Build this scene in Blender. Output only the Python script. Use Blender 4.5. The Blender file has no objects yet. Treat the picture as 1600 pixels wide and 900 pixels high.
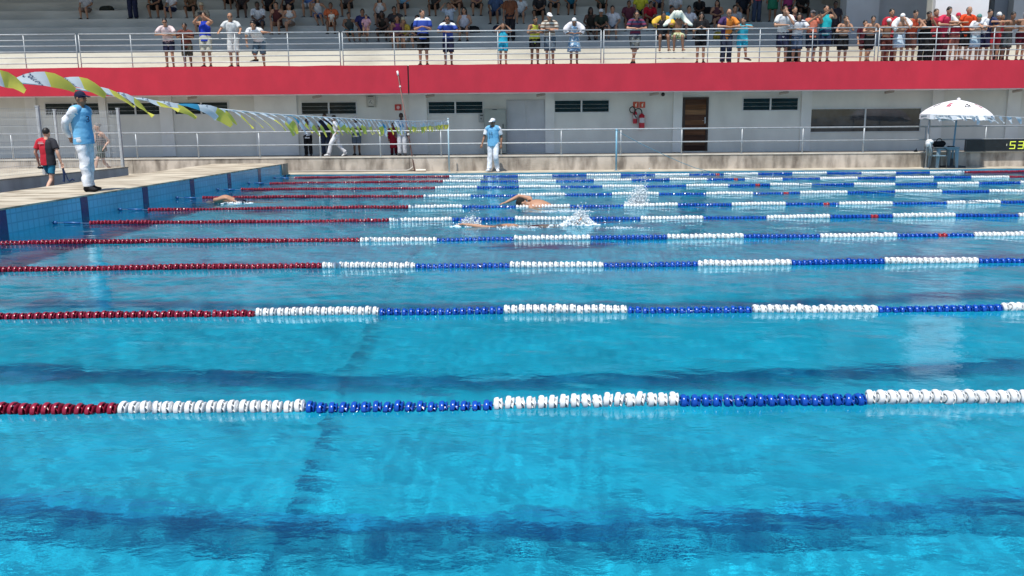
import bpy, bmesh, math, random
import numpy as np
from mathutils import Vector as V, Matrix, noise
random.seed(7)
sc = bpy.context.scene
C = sc.collection
R_ = math.radians

# ---------------------------------------------------------------- camera, sky, sun, exposure
H, F, CX, CY, PITCH, ROLL = 1.68, 1350.0, 820.0, 450.0, R_(10.9), 0.0084
cam = bpy.data.cameras.new('camera'); cam_ob = bpy.data.objects.new('camera', cam); C.objects.link(cam_ob)
cam.sensor_width = 36; cam.lens = F/1600*36; cam.shift_x = (800-CX)/1600; cam.clip_end = 3000; cam.clip_start = .05
ROT = Matrix.Rotation(R_(90)-PITCH, 3, 'X') @ Matrix.Rotation(-ROLL, 3, 'Z')
cam_ob.matrix_world = Matrix.Translation((0, 0, H)) @ ROT.to_4x4()
sc.camera = cam_ob
SUN = V((-.13, -.37, .91)).normalized()
w = bpy.data.worlds.new('World'); sc.world = w; w.use_nodes = True
bg = w.node_tree.nodes['Background']; sky = w.node_tree.nodes.new('ShaderNodeTexSky')
sky.sky_type = 'NISHITA'; sky.sun_disc = False; sky.dust_density = .25; sky.ozone_density = 3.5
sky.sun_elevation = math.asin(SUN.z); sky.sun_rotation = math.atan2(SUN.x, SUN.y)
w.node_tree.links.new(sky.outputs[0], bg.inputs[0]); bg.inputs[1].default_value = .12
sun = bpy.data.lights.new('sun', 'SUN'); sun.energy = 4.7; sun.angle = R_(.5); sun.color = (1, .96, .89)
sun_ob = bpy.data.objects.new('sun', sun); C.objects.link(sun_ob)
sun_ob.rotation_euler = SUN.to_track_quat('Z', 'Y').to_euler()
sun.cycles.is_caustics_light = True
sc.view_settings.view_transform = 'Standard'; sc.view_settings.look = 'None'
sc.view_settings.exposure = 0.12; sc.view_settings.gamma = 1
sc.cycles.use_denoising = True
sc.cycles.max_bounces = 10; sc.cycles.transparent_max_bounces = 12

# ---------------------------------------------------------------- where a point of the photograph lies in the place
def ray(px, py): return ROT @ V(((px-CX)/F, (CY-py)/F, -1))
def atY(px, py, Y): d = ray(px, py); t = Y/d.y; return V((d.x*t, Y, H+d.z*t))
def atZ(px, py, z): d = ray(px, py); t = (z-H)/d.z; return V((d.x*t, d.y*t, z))
def atX(px, py, X): d = ray(px, py); t = X/d.x; return V((X, d.y*t, H+d.z*t))
def zrow(py, Y, px=820): return atY(px, py, Y).z
def rect(x0, y0, x1, y1, Y):
    xm, ym = (x0+x1)/2, (y0+y1)/2
    return atY(x0, ym, Y).x, atY(xm, y1, Y).z, atY(x1, ym, Y).x, atY(xm, y0, Y).z   # xmin zmin xmax zmax

# ---------------------------------------------------------------- materials
_m = {}
def nodes_of(name):
    m = bpy.data.materials.new(name); m.use_nodes = True
    return m, m.node_tree, m.node_tree.nodes['Principled BSDF']
def mat(name, col, rough=.6, var=.12, scale=6.0, bump=0.0, metal=0.0, stretch=(1, 1, 1), spec=.5, col2=None, detail=5, lo=.35, hi=.65):
    """plain paint, plastic, cloth or concrete: base colour with a noise of wear and optional fine relief"""
    if name in _m: return _m[name]
    m, t, b = nodes_of(name); N = t.nodes; L = t.links
    tc = N.new('ShaderNodeTexCoord'); mp = N.new('ShaderNodeMapping'); mp.inputs['Scale'].default_value = stretch
    L.new(tc.outputs['Object'], mp.inputs[0])
    n = N.new('ShaderNodeTexNoise'); n.inputs['Scale'].default_value = scale; n.inputs['Detail'].default_value = detail
    L.new(mp.outputs[0], n.inputs['Vector'])
    r = N.new('ShaderNodeValToRGB'); r.color_ramp.elements[0].position = lo; r.color_ramp.elements[1].position = hi
    c2 = col2 or tuple(c*(1-var) for c in col)
    r.color_ramp.elements[0].color = (*c2, 1); r.color_ramp.elements[1].color = (*(min(1, c*(1+var*.4)) for c in col), 1) if not col2 else (*col, 1)
    L.new(n.outputs[0], r.inputs[0]); L.new(r.outputs[0], b.inputs['Base Color'])
    b.inputs['Roughness'].default_value = rough; b.inputs['Metallic'].default_value = metal
    b.inputs['Specular IOR Level'].default_value = spec
    if bump:
        n2 = N.new('ShaderNodeTexNoise'); n2.inputs['Scale'].default_value = scale*5; n2.inputs['Detail'].default_value = 6
        L.new(mp.outputs[0], n2.inputs['Vector'])
        bp = N.new('ShaderNodeBump'); bp.inputs['Strength'].default_value = bump; bp.inputs['Distance'].default_value = .02
        L.new(n2.outputs[0], bp.inputs['Height']); L.new(bp.outputs[0], b.inputs['Normal'])
    _m[name] = m; return m
def cloth(col): return mat('cloth_%03d_%03d_%03d' % tuple(int(c*255) for c in col), col, .85, .25, 9, .25, spec=.2)
def skin(k): return [mat('skin_pale', (.62, .36, .25), .55, .12, 5), mat('skin_tan', (.44, .23, .14), .55, .12, 5),
                     mat('skin_brown', (.26, .125, .07), .55, .12, 5), mat('skin_dark', (.1, .048, .03), .5, .12, 5)][k]
def thin_cloth(name, col, through=.45):
    if name in _m: return _m[name]
    m = mat(name, col, .8, .10, 8, spec=.2); t = m.node_tree; b = t.nodes['Principled BSDF']; out = t.nodes['Material Output']
    tr = t.nodes.new('ShaderNodeBsdfTranslucent'); tr.inputs[0].default_value = (*col, 1); mx = t.nodes.new('ShaderNodeMixShader'); mx.inputs[0].default_value = through
    t.links.new(b.outputs[0], mx.inputs[1]); t.links.new(tr.outputs[0], mx.inputs[2]); t.links.new(mx.outputs[0], out.inputs[0]); return m
def stripes(name, a, b_, freq, axis=2, duty=.5):
    if name in _m: return _m[name]
    m, t, b = nodes_of(name); N = t.nodes; L = t.links
    tc = N.new('ShaderNodeTexCoord'); s = N.new('ShaderNodeSeparateXYZ'); L.new(tc.outputs['Object'], s.inputs[0])
    k = N.new('ShaderNodeMath'); k.operation = 'MULTIPLY'; k.inputs[1].default_value = freq; L.new(s.outputs[axis], k.inputs[0])
    f = N.new('ShaderNodeMath'); f.operation = 'FRACT'; L.new(k.outputs[0], f.inputs[0])
    g = N.new('ShaderNodeMath'); g.operation = 'GREATER_THAN'; g.inputs[1].default_value = duty; L.new(f.outputs[0], g.inputs[0])
    x = N.new('ShaderNodeMix'); x.data_type = 'RGBA'; x.inputs[6].default_value = (*a, 1); x.inputs[7].default_value = (*b_, 1)
    L.new(g.outputs[0], x.inputs[0]); L.new(x.outputs[2], b.inputs['Base Color']); b.inputs['Roughness'].default_value = .85
    _m[name] = m; return m
def halves(name, a, b_, axis=0, at=0.03):
    if name in _m: return _m[name]
    m, t, b = nodes_of(name); N = t.nodes; L = t.links
    tc = N.new('ShaderNodeTexCoord'); s = N.new('ShaderNodeSeparateXYZ'); L.new(tc.outputs['Object'], s.inputs[0])
    g = N.new('ShaderNodeMath'); g.operation = 'GREATER_THAN'; g.inputs[1].default_value = at; L.new(s.outputs[axis], g.inputs[0])
    x = N.new('ShaderNodeMix'); x.data_type = 'RGBA'; x.inputs[6].default_value = (*a, 1); x.inputs[7].default_value = (*b_, 1)
    L.new(g.outputs[0], x.inputs[0]); L.new(x.outputs[2], b.inputs['Base Color']); b.inputs['Roughness'].default_value = .85
    _m[name] = m; return m
def floral(name, a, b_, scale=14):
    if name in _m: return _m[name]
    m, t, b = nodes_of(name); N = t.nodes; L = t.links
    tc = N.new('ShaderNodeTexCoord'); v = N.new('ShaderNodeTexVoronoi'); v.inputs['Scale'].default_value = scale
    L.new(tc.outputs['Object'], v.inputs['Vector'])
    r = N.new('ShaderNodeValToRGB'); r.color_ramp.elements[0].position = .38; r.color_ramp.elements[1].position = .42
    r.color_ramp.elements[0].color = (*a, 1); r.color_ramp.elements[1].color = (*b_, 1)
    L.new(v.outputs[0], r.inputs[0]); L.new(r.outputs[0], b.inputs['Base Color']); b.inputs['Roughness'].default_value = .85
    _m[name] = m; return m

# ---------------------------------------------------------------- mesh building
class G:
    def __init__(s): s.v = []; s.f = []; s.mi = []; s.cur = 0
    def add(s, vs, fs):
        o = len(s.v); s.v += [tuple(a) for a in vs]; s.f += [tuple(i+o for i in f) for f in fs]; s.mi += [s.cur]*len(fs); return s
    def box(s, x0, y0, z0, x1, y1, z1):
        p = [(x0,y0,z0),(x1,y0,z0),(x1,y1,z0),(x0,y1,z0),(x0,y0,z1),(x1,y0,z1),(x1,y1,z1),(x0,y1,z1)]
        return s.add(p, [(0,3,2,1),(4,5,6,7),(0,1,5,4),(1,2,6,5),(2,3,7,6),(3,0,4,7)])
    def obox(s, M, hx, hy, hz):
        p = [M @ V((a*hx, b*hy, c*hz)) for c in (-1, 1) for a, b in ((-1,-1),(1,-1),(1,1),(-1,1))]
        return s.add(p, [(0,3,2,1),(4,5,6,7),(0,1,5,4),(1,2,6,5),(2,3,7,6),(3,0,4,7)])
    def prism(s, poly, z0, z1):
        n = len(poly)
        return s.add([(x, y, z0) for x, y in poly]+[(x, y, z1) for x, y in poly],
                     [tuple(range(n-1, -1, -1)), tuple(range(n, 2*n))]+[(i, (i+1) % n, n+(i+1) % n, n+i) for i in range(n)])
    def tube(s, pts, rad, n=10, right=None, smooth=0, caps=True):
        pts = [V(p) for p in pts]; rad = [r if isinstance(r, tuple) else (r, r) for r in (rad if isinstance(rad, (list, tuple)) and not (len(rad) == 2 and len(pts) != 2) else [rad]*len(pts))]
        if smooth and len(pts) > 2:
            P2, R2 = [], []
            for i in range(len(pts)-1):
                p0 = pts[max(i-1, 0)]; p1 = pts[i]; p2 = pts[i+1]; p3 = pts[min(i+2, len(pts)-1)]
                for k in range(smooth):
                    u = k/smooth; u2 = u*u; u3 = u2*u
                    P2.append(.5*((2*p1)+(p2-p0)*u+(2*p0-5*p1+4*p2-p3)*u2+(3*p1-p0-3*p2+p3)*u3))
                    R2.append((rad[i][0]*(1-u)+rad[i+1][0]*u, rad[i][1]*(1-u)+rad[i+1][1]*u))
            P2.append(pts[-1]); R2.append(rad[-1]); pts, rad = P2, R2
        m = len(pts); vs = []; prev = None
        for i, p in enumerate(pts):
            T = (pts[min(i+1, m-1)]-pts[max(i-1, 0)]).normalized()
            if right is not None: U = V(right)
            elif prev is None: U = V((0, 0, 1)) if abs(T.z) < .8 else V((1, 0, 0))
            else: U = prev
            U = (U-T*U.dot(T)).normalized(); prev = U; W = T.cross(U)
            for k in range(n):
                a = 2*math.pi*k/n; vs.append(p+U*(math.cos(a)*rad[i][0])+W*(math.sin(a)*rad[i][1]))
        fs = [(i*n+k, i*n+(k+1) % n, (i+1)*n+(k+1) % n, (i+1)*n+k) for i in range(m-1) for k in range(n)]
        if caps: fs += [tuple(range(n-1, -1, -1)), tuple(range((m-1)*n, m*n))]
        return s.add(vs, fs)
    def ball(s, c, r, M=None, nu=12, nv=8):
        c = V(c); r = (r, r, r) if not isinstance(r, tuple) else r; M = M or Matrix.Identity(3)
        vs = [c+M @ V((0, 0, r[2]))]
        for j in range(1, nv):
            t = math.pi*j/nv
            for k in range(nu):
                a = 2*math.pi*k/nu; vs.append(c+M @ V((r[0]*math.sin(t)*math.cos(a), r[1]*math.sin(t)*math.sin(a), r[2]*math.cos(t))))
        vs.append(c+M @ V((0, 0, -r[2]))); e = len(vs)-1
        fs = [(0, 1+k, 1+(k+1) % nu) for k in range(nu)]
        for j in range(nv-2):
            for k in range(nu):
                a = 1+j*nu; fs.append((a+k, a+nu+k, a+nu+(k+1) % nu, a+(k+1) % nu))
        a = 1+(nv-2)*nu; fs += [(e, a+(k+1) % nu, a+k) for k in range(nu)]
        return s.add(vs, fs)
    def disc(s, c, r, axis=(0, -1, 0), n=20, th=.004):
        c = V(c); a = V(axis).normalized(); return s.tube([c, c+a*th], [r, r], n)
    def mesh(s, name, smooth=False):
        me = bpy.data.meshes.new(name); me.from_pydata(s.v, [], s.f)
        if any(s.mi): me.polygons.foreach_set('material_index', s.mi)
        b = bmesh.new(); b.from_mesh(me); bmesh.ops.recalc_face_normals(b, faces=b.faces); b.to_mesh(me); b.free()
        if smooth: me.shade_smooth() if hasattr(me, 'shade_smooth') else None
        me.update(); return me
    def obj(s, name, m, parent=None, smooth=False, auto=None):
        me = s.mesh(name, smooth)
        for q in (m if isinstance(m, (list, tuple)) else [m]): me.materials.append(q)
        if auto is not None:
            me.shade_smooth()
            b = bmesh.new(); b.from_mesh(me)
            for e in b.edges:
                if len(e.link_faces) == 2 and e.calc_face_angle(0) > auto: e.smooth = False
            b.to_mesh(me); b.free()
        o = bpy.data.objects.new(name, me); C.objects.link(o)
        if parent: o.parent = parent
        return o
def tag(o, label=None, cat=None, group=None, kind=None):
    if label: o['label'] = label
    if cat: o['category'] = cat
    if group: o['group'] = group
    if kind: o['kind'] = kind
    return o
def empty(name, loc, label=None, cat=None, group=None, rz=0):
    o = bpy.data.objects.new(name, None); C.objects.link(o); o.location = loc; o.rotation_euler.z = rz; o.empty_display_size = .1
    return tag(o, label, cat, group)
def inst(name, me, m, parent=None, loc=(0, 0, 0), rot=(0, 0, 0), sca=(1, 1, 1)):
    """an object that shares mesh data; its material sits on the object"""
    o = bpy.data.objects.new(name, me); C.objects.link(o)
    if not me.materials: me.materials.append(None)
    if m: o.material_slots[0].link = 'OBJECT'; o.material_slots[0].material = m
    o.parent = parent; o.location = loc; o.rotation_euler = rot; o.scale = sca
    return o
def text_geo(s, size, th=.004, align='CENTER'):
    cu = bpy.data.curves.new('t', 'FONT'); cu.body = s; cu.size = size; cu.align_x = align; cu.align_y = 'CENTER'; cu.extrude = th/2; cu.resolution_u = 2
    o = bpy.data.objects.new('t', cu); C.objects.link(o)
    dg = bpy.context.evaluated_depsgraph_get(); me = bpy.data.meshes.new_from_object(o.evaluated_get(dg))
    vs = [tuple(v.co) for v in me.vertices]; fs = [tuple(p.vertices) for p in me.polygons]
    bpy.data.objects.remove(o); bpy.data.curves.remove(cu); bpy.data.meshes.remove(me)
    return vs, fs
def text_obj(name, s, size, m, loc, parent=None, rot=(R_(90), 0, 0), th=.006, align='CENTER'):
    vs, fs = text_geo(s, size, th, align); g = G(); g.add(vs, fs); o = g.obj(name, m, parent); o.location = loc; o.rotation_euler = rot
    return o

# ================================================================ the pool
YF = 28.6                    # far water edge
YN = 2.45                    # near water edge
ROPE_PY = [628, 485, 413, 372, 342, 322, 304.5, 292, 282.5, 274.5]
ROPE_Y = [atZ(800, p, .03).y for p in ROPE_PY]
def x_left(Y): return -8.62+.0295*Y      # the left pool wall is not quite square to the lanes
XR = 19.9
ZD = .41                     # top of the left bulkhead
DEPTH = -3.1
LANE = (ROPE_Y[9]-ROPE_Y[0])/9

def tile_mat(name, col, dark, tile=.12, rough=.35, joint=.012, axes=(0, 1)):
    """glazed pool tiles: faint tile to tile differences and joints, in metres of the surface"""
    m, t, b = nodes_of(name); N = t.nodes; L = t.links
    tc = N.new('ShaderNodeTexCoord'); s = N.new('ShaderNodeSeparateXYZ'); L.new(tc.outputs['Object'], s.inputs[0])
    c = N.new('ShaderNodeCombineXYZ'); L.new(s.outputs[axes[0]], c.inputs[0]); L.new(s.outputs[axes[1]], c.inputs[1])
    br = N.new('ShaderNodeTexBrick'); br.offset = 0; br.inputs['Scale'].default_value = 1
    br.inputs['Brick Width'].default_value = tile; br.inputs['Row Height'].default_value = tile; br.inputs['Mortar Size'].default_value = joint
    br.inputs['Color1'].default_value = (*col, 1); br.inputs['Color2'].default_value = (*(q*.88 for q in col), 1); br.inputs['Mortar'].default_value = (*dark, 1)
    L.new(c.outputs[0], br.inputs['Vector'])
    n = N.new('ShaderNodeTexNoise'); n.inputs['Scale'].default_value = .9; n.inputs['Detail'].default_value = 6; L.new(tc.outputs['Object'], n.inputs['Vector'])
    r = N.new('ShaderNodeMapRange'); r.inputs[1].default_value = .3; r.inputs[2].default_value = .7; r.inputs[3].default_value = .82; r.inputs[4].default_value = 1.08
    L.new(n.outputs[0], r.inputs[0])
    x = N.new('ShaderNodeMix'); x.data_type = 'RGBA'; x.blend_type = 'MULTIPLY'; x.inputs[0].default_value = 1
    L.new(br.outputs['Color'], x.inputs[6]); L.new(r.outputs[0], x.inputs[7]); L.new(x.outputs[2], b.inputs['Base Color'])
    b.inputs['Roughness'].default_value = rough
    return m
TILE_FLOOR = tile_mat('pool_floor_tile', (.001, .46, .62), (.001, .40, .56), .25, .6, .01)
TILE_WALL = tile_mat('pool_wall_tile', (.14, .54, .76), (.09, .38, .58), .15, .25, .012, (1, 2))
TILE_WALLX = tile_mat('pool_side_tile', (.02, .36, .55), (.02, .22, .36), .15, .25, .012, (0, 2))
LANEM = mat('lane_line_tile', (.001, .29, .49), .5, .2, 3)
NAVY = mat('navy_tile', (.012, .045, .16), .25, .2, 20)
CONC_LIGHT = mat('pale_concrete', (.52, .47, .37), .9, .3, 1.6, .3, col2=(.34, .29, .22), stretch=(1, .5, 1), lo=.3, hi=.55)
CONC_GREY = mat('grey_concrete', (.30, .28, .25), .9, .3, 2.0, .3, col2=(.17, .155, .14), stretch=(1, 3, .6))

g = G(); g.add([(-9, YN, DEPTH), (XR, YN, DEPTH), (XR, YF, DEPTH), (-9, YF, DEPTH)], [(0, 1, 2, 3)])
pool_floor = tag(g.obj('pool_floor', TILE_FLOOR), kind='structure')
UNDER = [pool_floor]
for k in range(-1, 10):                                      # dark lane lines on the floor, under the middle of each lane
    y = ROPE_Y[0]+LANE*(k+.5)
    if k == -1: y = ROPE_Y[0]-LANE*.5
    if y > YF-.3: continue
    gg = G(); gg.box(x_left(y)+2.0, y-.125, DEPTH+.004, XR-2, y+.125, DEPTH+.008)
    for xe in (x_left(y)+2.0, XR-2): gg.box(xe-.125, y-.5, DEPTH+.010, xe+.125, y+.5, DEPTH+.014)
    UNDER.append(gg.obj('lane_line', LANEM, pool_floor))
# left end wall, with the navy lane marks rising out of the water
g = G(); g.prism([(x_left(YN)-.25, YN), (x_left(YN), YN), (x_left(YF), YF), (x_left(YF)-.25, YF)], DEPTH, ZD-.03)
end_wall = tag(g.obj('pool_end_wall', TILE_WALL), kind='structure'); UNDER.append(end_wall)
for k in range(0, 10):
    y = ROPE_Y[0]+LANE*(k+.5)
    if y > YF-.2: continue
    gg = G(); gg.prism([(x_left(y-.125), y-.125), (x_left(y-.125)+.006, y-.125), (x_left(y+.125)+.006, y+.125), (x_left(y+.125), y+.125)], DEPTH+1.4, ZD-.032)
    UNDER.append(gg.obj('lane_mark', NAVY, end_wall))
g = G(); g.box(-9, YF, DEPTH, XR+.3, YF+.25, .02); UNDER.append(tag(g.obj('pool_side_wall', TILE_WALLX), kind='structure'))
g = G(); g.box(-9, YN-.25, DEPTH, XR+.3, YN, .02); UNDER.append(tag(g.obj('pool_near_wall', TILE_WALLX), kind='structure'))
g = G(); g.box(XR, YN, DEPTH, XR+.25, YF, .3); UNDER.append(tag(g.obj('pool_right_wall', TILE_WALL), kind='structure'))

# the water: real ripples in the mesh, plus a fine bump
nx, ny = 900, 700
ys = YN+(YF-YN)*np.linspace(0, 1, ny)**1.55
xs = np.linspace(-8.58, XR, nx)
X, Y = np.meshgrid(xs, ys)
X = np.where(X < -7, X+(8.58-8.62+.0295*Y)*((-7-X)/1.58), X)
rng = np.random.RandomState(5)
Z = np.zeros_like(X)
for i in range(70):
    lam = math.exp(rng.uniform(math.log(.14), math.log(2.6)))
    a = rng.normal(1.45, .75); k = 2*math.pi/lam
    amp = .00030*lam**.56
    Z += amp*np.sin(k*(X*math.cos(a)+Y*math.sin(a)+.05*np.sin(X*1.3+i)+.05*np.sin(Y*1.7+2*i))+rng.uniform(0, 6.28))
calm = .75+.5*(np.sin(X*.35+1)*np.sin(Y*.42+.5)*.5+.5)
Z *= calm*np.where(Y > 8, 1+np.minimum((Y-8)*.16, 2.0), 1)
me = bpy.data.meshes.new('water')
vv = np.stack([X, Y, Z], -1).reshape(-1, 3); ii = np.arange(nx*ny).reshape(ny, nx)
ff = np.stack([ii[:-1, :-1], ii[:-1, 1:], ii[1:, 1:], ii[1:, :-1]], -1).reshape(-1, 4)
me.from_pydata(vv, [], ff); me.shade_smooth()
m, t, b = nodes_of('pool_water'); N = t.nodes; L = t.links; N.remove(b)
gl = N.new('ShaderNodeBsdfGlass'); gl.inputs['IOR'].default_value = 1.333; gl.inputs['Roughness'].default_value = 0; gl.inputs['Color'].default_value = (.80, .97, 1, 1)
tc = N.new('ShaderNodeTexCoord'); mp = N.new('ShaderNodeMapping'); mp.inputs['Scale'].default_value = (1, 1.5, 1); L.new(tc.outputs['Object'], mp.inputs[0])
n1 = N.new('ShaderNodeTexNoise'); n1.inputs['Scale'].default_value = 14; n1.inputs['Detail'].default_value = 4; n1.inputs['Roughness'].default_value = .55; L.new(mp.outputs[0], n1.inputs['Vector'])
bp = N.new('ShaderNodeBump'); bp.inputs['Strength'].default_value = .55; bp.inputs['Distance'].default_value = .0030; L.new(n1.outputs[0], bp.inputs['Height']); L.new(bp.outputs[0], gl.inputs['Normal'])
L.new(gl.outputs[0], N['Material Output'].inputs[0])
me.materials.append(m)
water = tag(bpy.data.objects.new('pool_water', me), kind='structure'); C.objects.link(water)
water.cycles.is_caustics_caster = True
for o in UNDER: o.cycles.is_caustics_receiver = True

# ================================================================ ground, decks, copings
ZC = .05                      # far coping
YW = 29.6                     # retaining wall
YB = 32.3                     # facade
g = G(); q = [(-900, -900), (900, -900), (900, 900), (-900, 900)]; h_ = [(-12, YN-1.2), (XR+1, YN-1.2), (XR+1, YF+.26), (-12, YF+.26)]
g.add([(x, y, -.02) for x, y in q+h_], [(0, 1, 5, 4), (1, 2, 6, 5), (2, 3, 7, 6), (3, 0, 4, 7)])
tag(g.obj('ground', mat('ground_paving', (.30, .28, .24), .9, .3, .8)), kind='structure')
g = G(); g.box(-26, YF, .022, XR+12, YW+.2, ZC)
tag(g.obj('far_coping', CONC_LIGHT), kind='structure')
g = G(); g.box(-12, YN-1.2, -.3, XR+1, YN-.02, .12); tag(g.obj('near_deck', CONC_LIGHT), kind='structure')
g = G(); g.box(XR+.02, YN-1.2, -.3, XR+4, YF-.02, .35); tag(g.obj('right_deck', CONC_LIGHT), kind='structure')
# left bulkhead: a raised concrete deck behind the end wall
BX = -10.15
g = G(); g.prism([(BX, YN-1), (x_left(YN)-.02, YN-1), (x_left(YF)+.02, YF-.05), (BX, YF-.05)], ZD-.028, ZD)
g.prism([(BX+.02, YN-1), (x_left(YN)-.27, YN-1), (x_left(YF)-.27, YF-.02), (BX+.02, YF-.02)], -.2, ZD-.03)
DECK = mat('worn_deck_concrete', (.56, .50, .39), .9, .3, 2.3, .4, col2=(.27, .22, .155), stretch=(.45, 1.6, 1), lo=.40, hi=.56, detail=8)
tag(g.obj('left_deck', DECK), kind='structure')
g = G(); g.prism([(x_left(YF)-.28, YF-.6), (x_left(YF)+.04, YF-.6), (x_left(YF)+.04, YF+.02), (x_left(YF)-.28, YF+.02)], ZC, ZD+.004)
tag(g.obj('deck_end_block', mat('tan_concrete', (.36, .30, .24), .9, .2, 3)), kind='structure')
# raised platform further left, with the fence on it
corner = atZ(200, 262, .45)
PXR = corner.x; PYF = corner.y
pf = atZ(0, 282, .45)
slope = (pf.x-PXR)/(pf.y-PYF)
def plat_x(Y): return PXR+slope*(Y-PYF)
g = G(); g.prism([(-40, 6), (plat_x(6), 6), (PXR, PYF), (-40, PYF)], -.02, .45)
platform = tag(g.obj('raised_platform', [mat('platform_side_brightened', (.80, .75, .67), .9, .3, 1.2, .3, col2=(.58, .53, .47), stretch=(1, 1.5, .3)), CONC_LIGHT]), kind='structure')  # sides coloured paler than the top to brighten their shade
platform.data.polygons[1].material_index = 1
g = G(); g.prism([(plat_x(6)-.22, 6), (plat_x(6)+.015, 6), (PXR+.015, PYF+.015), (PXR-.22, PYF+.015)], .452, .475)
g.obj('coping_strip', CONC_LIGHT, platform)

# ================================================================ retaining wall below the walkway
ZW = zrow(243, YW)
wall_m, t, b = nodes_of('stained_retaining_concrete'); N = t.nodes; L = t.links
tc = N.new('ShaderNodeTexCoord')
def noise_n(scale, st, det=6):
    mp = N.new('ShaderNodeMapping'); mp.inputs['Scale'].default_value = st; L.new(tc.outputs['Object'], mp.inputs[0])
    n = N.new('ShaderNodeTexNoise'); n.inputs['Scale'].default_value = scale; n.inputs['Detail'].default_value = det; L.new(mp.outputs[0], n.inputs['Vector']); return n
n1 = noise_n(.8, (1, 1, 1.5)); n2 = noise_n(3.2, (1, 1, .35)); n3 = noise_n(30, (1, 1, 1))
r1 = N.new('ShaderNodeValToRGB'); r1.color_ramp.elements[0].position = .38; r1.color_ramp.elements[1].position = .62
r1.color_ramp.elements[0].color = (.38, .335, .28, 1); r1.color_ramp.elements[1].color = (.57, .50, .425, 1); L.new(n1.outputs[0], r1.inputs[0])
r2 = N.new('ShaderNodeValToRGB'); r2.color_ramp.elements[0].position = .32; r2.color_ramp.elements[1].position = .56
r2.color_ramp.elements[0].color = (.34, .32, .31, 1); r2.color_ramp.elements[1].color = (1, 1, 1, 1); L.new(n2.outputs[0], r2.inputs[0])
x = N.new('ShaderNodeMix'); x.data_type = 'RGBA'; x.blend_type = 'MULTIPLY'; x.inputs[0].default_value = .92
L.new(r1.outputs[0], x.inputs[6]); L.new(r2.outputs[0], x.inputs[7]); L.new(x.outputs[2], b.inputs['Base Color']); b.inputs['Roughness'].default_value = .95
bp = N.new('ShaderNodeBump'); bp.inputs['Strength'].default_value = .3; bp.inputs['Distance'].default_value = .02; L.new(n3.outputs[0], bp.inputs['Height']); L.new(bp.outputs[0], b.inputs['Normal'])
rw = empty('retaining_wall', (0, YW, ZC), 'long stained concrete retaining wall between the pool edge and the walkway', 'wall')
cuts = [-26]+[atY(px, 260, YW).x for px in (208, 640, 1064, 1490)]+[XR+12]
for a, c in zip(cuts, cuts[1:]):
    g = G(); g.box(a+.006, 0, -.03, c-.006, .16, ZW-ZC-.03); g.obj('wall_panel', wall_m, rw)
    g = G(); g.box(a+.004, -.02, ZW-ZC-.028, c-.004, .2, ZW-ZC); g.obj('wall_cap', mat('wall_cap_concrete', (.62, .58, .5), .9, .2, 3), rw)
g = G(); g.box(-26, YW+.165, -.02, XR+12, YB-.01, ZW-.035); tag(g.obj('walkway', CONC_GREY), kind='structure')

# ================================================================ the grandstand building
XL, XE = -27.0, XR+12
WALLM = mat('facade_paint', (.73, .715, .665), .85, .10, 1.3, .12, stretch=(1, 1, .5))
PILM = mat('pilaster_paint', (.78, .77, .74), .85, .08, 1.5, .1)
REDM = mat('red_fascia_paint', (.53, .018, .043), .75, .09, 2.0, .2, stretch=(1, 1, .6))
FRAMEM = mat('white_aluminium', (.62, .63, .63), .45, .08, 6)
GLASS = mat('dark_louvre_glass', (.010, .022, .024), .2, .3, 2, spec=.2)
GLASSB = mat('dark_window_glass', (.035, .045, .055), .05, .5, 2, spec=.6)
YFA = 30.7
ZFB, ZFT = zrow(144, YFA), zrow(100, YFA)
ZT = ZFT - .03                                 # terrace floor
bld = empty('grandstand_building', (0, YB, ZW), 'long grey grandstand building with red fascia and stepped concrete seating above the pool', 'grandstand')
O = V((0, YB, ZW))
def bpart(g, name, m, parent=bld, **k):
    g.v = [(x-O.x, y-O.y, z-O.z) for x, y, z in g.v]; return g.obj(name, m, parent, **k)
g = G(); g.box(XL, YB, ZW-.3, XE, YB+.2, ZFB+.2); facade = bpart(g, 'facade_wall', WALLM)
g = G(); g.box(XL, YFA+.22, ZFB+.03, XE, YB+.1, ZT-.02); bpart(g, 'soffit_slab', mat('soffit_plaster', (.6, .58, .55), .9))
xj = atY(638, 122, YFA).x
for a, c in ((XL, xj-.025), (xj+.025, XE)):
    g = G(); n = int((c-a)/.9)
    # the top edge is a little uneven, as cast
    xs_ = [a+(c-a)*i/n for i in range(n+1)]
    zt = [ZFT+random.uniform(-.012, .012) for _ in xs_]
    vs = []
    for xx, zz in zip(xs_, zt): vs += [(xx, YFA, ZFB), (xx, YFA+.2, ZFB), (xx, YFA+.2, zz), (xx, YFA, zz)]
    fs = [(0, 1, 2, 3), (4*n, 4*n+3, 4*n+2, 4*n+1)]
    for i in range(n):
        for k in range(4): fs.append((4*i+k, 4*i+(k+1) % 4, 4*i+4+(k+1) % 4, 4*i+4+k))
    g.add(vs, fs); bpart(g, 'fascia_panel', REDM)
    g = G(); g.box(a, YFA+.012, ZFB-.035, c, YFA+.19, ZFB-.002); bpart(g, 'fascia_lip', mat('lip_paint', (.7, .5, .47), .8))
g = G(); g.box(xj-.024, YFA+.03, ZFB, xj+.024, YFA+.17, ZFT-.02); bpart(g, 'joint_filler', mat('black_joint', (.02, .012, .015), .9))
for x0, x1 in ((44, 61), (158, 169), (252, 272), (400, 466), (640, 668), (852, 866), (1051, 1065), (1250, 1266), (1453, 1470), (1570, 1590)):
    a, z0, c, z1 = rect(x0, 145, x1, 245, YB); g = G(); g.box(a, YB-.07, ZW-.02, c, YB+.05, ZFB+.1); bpart(g, 'pilaster', PILM)
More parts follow.
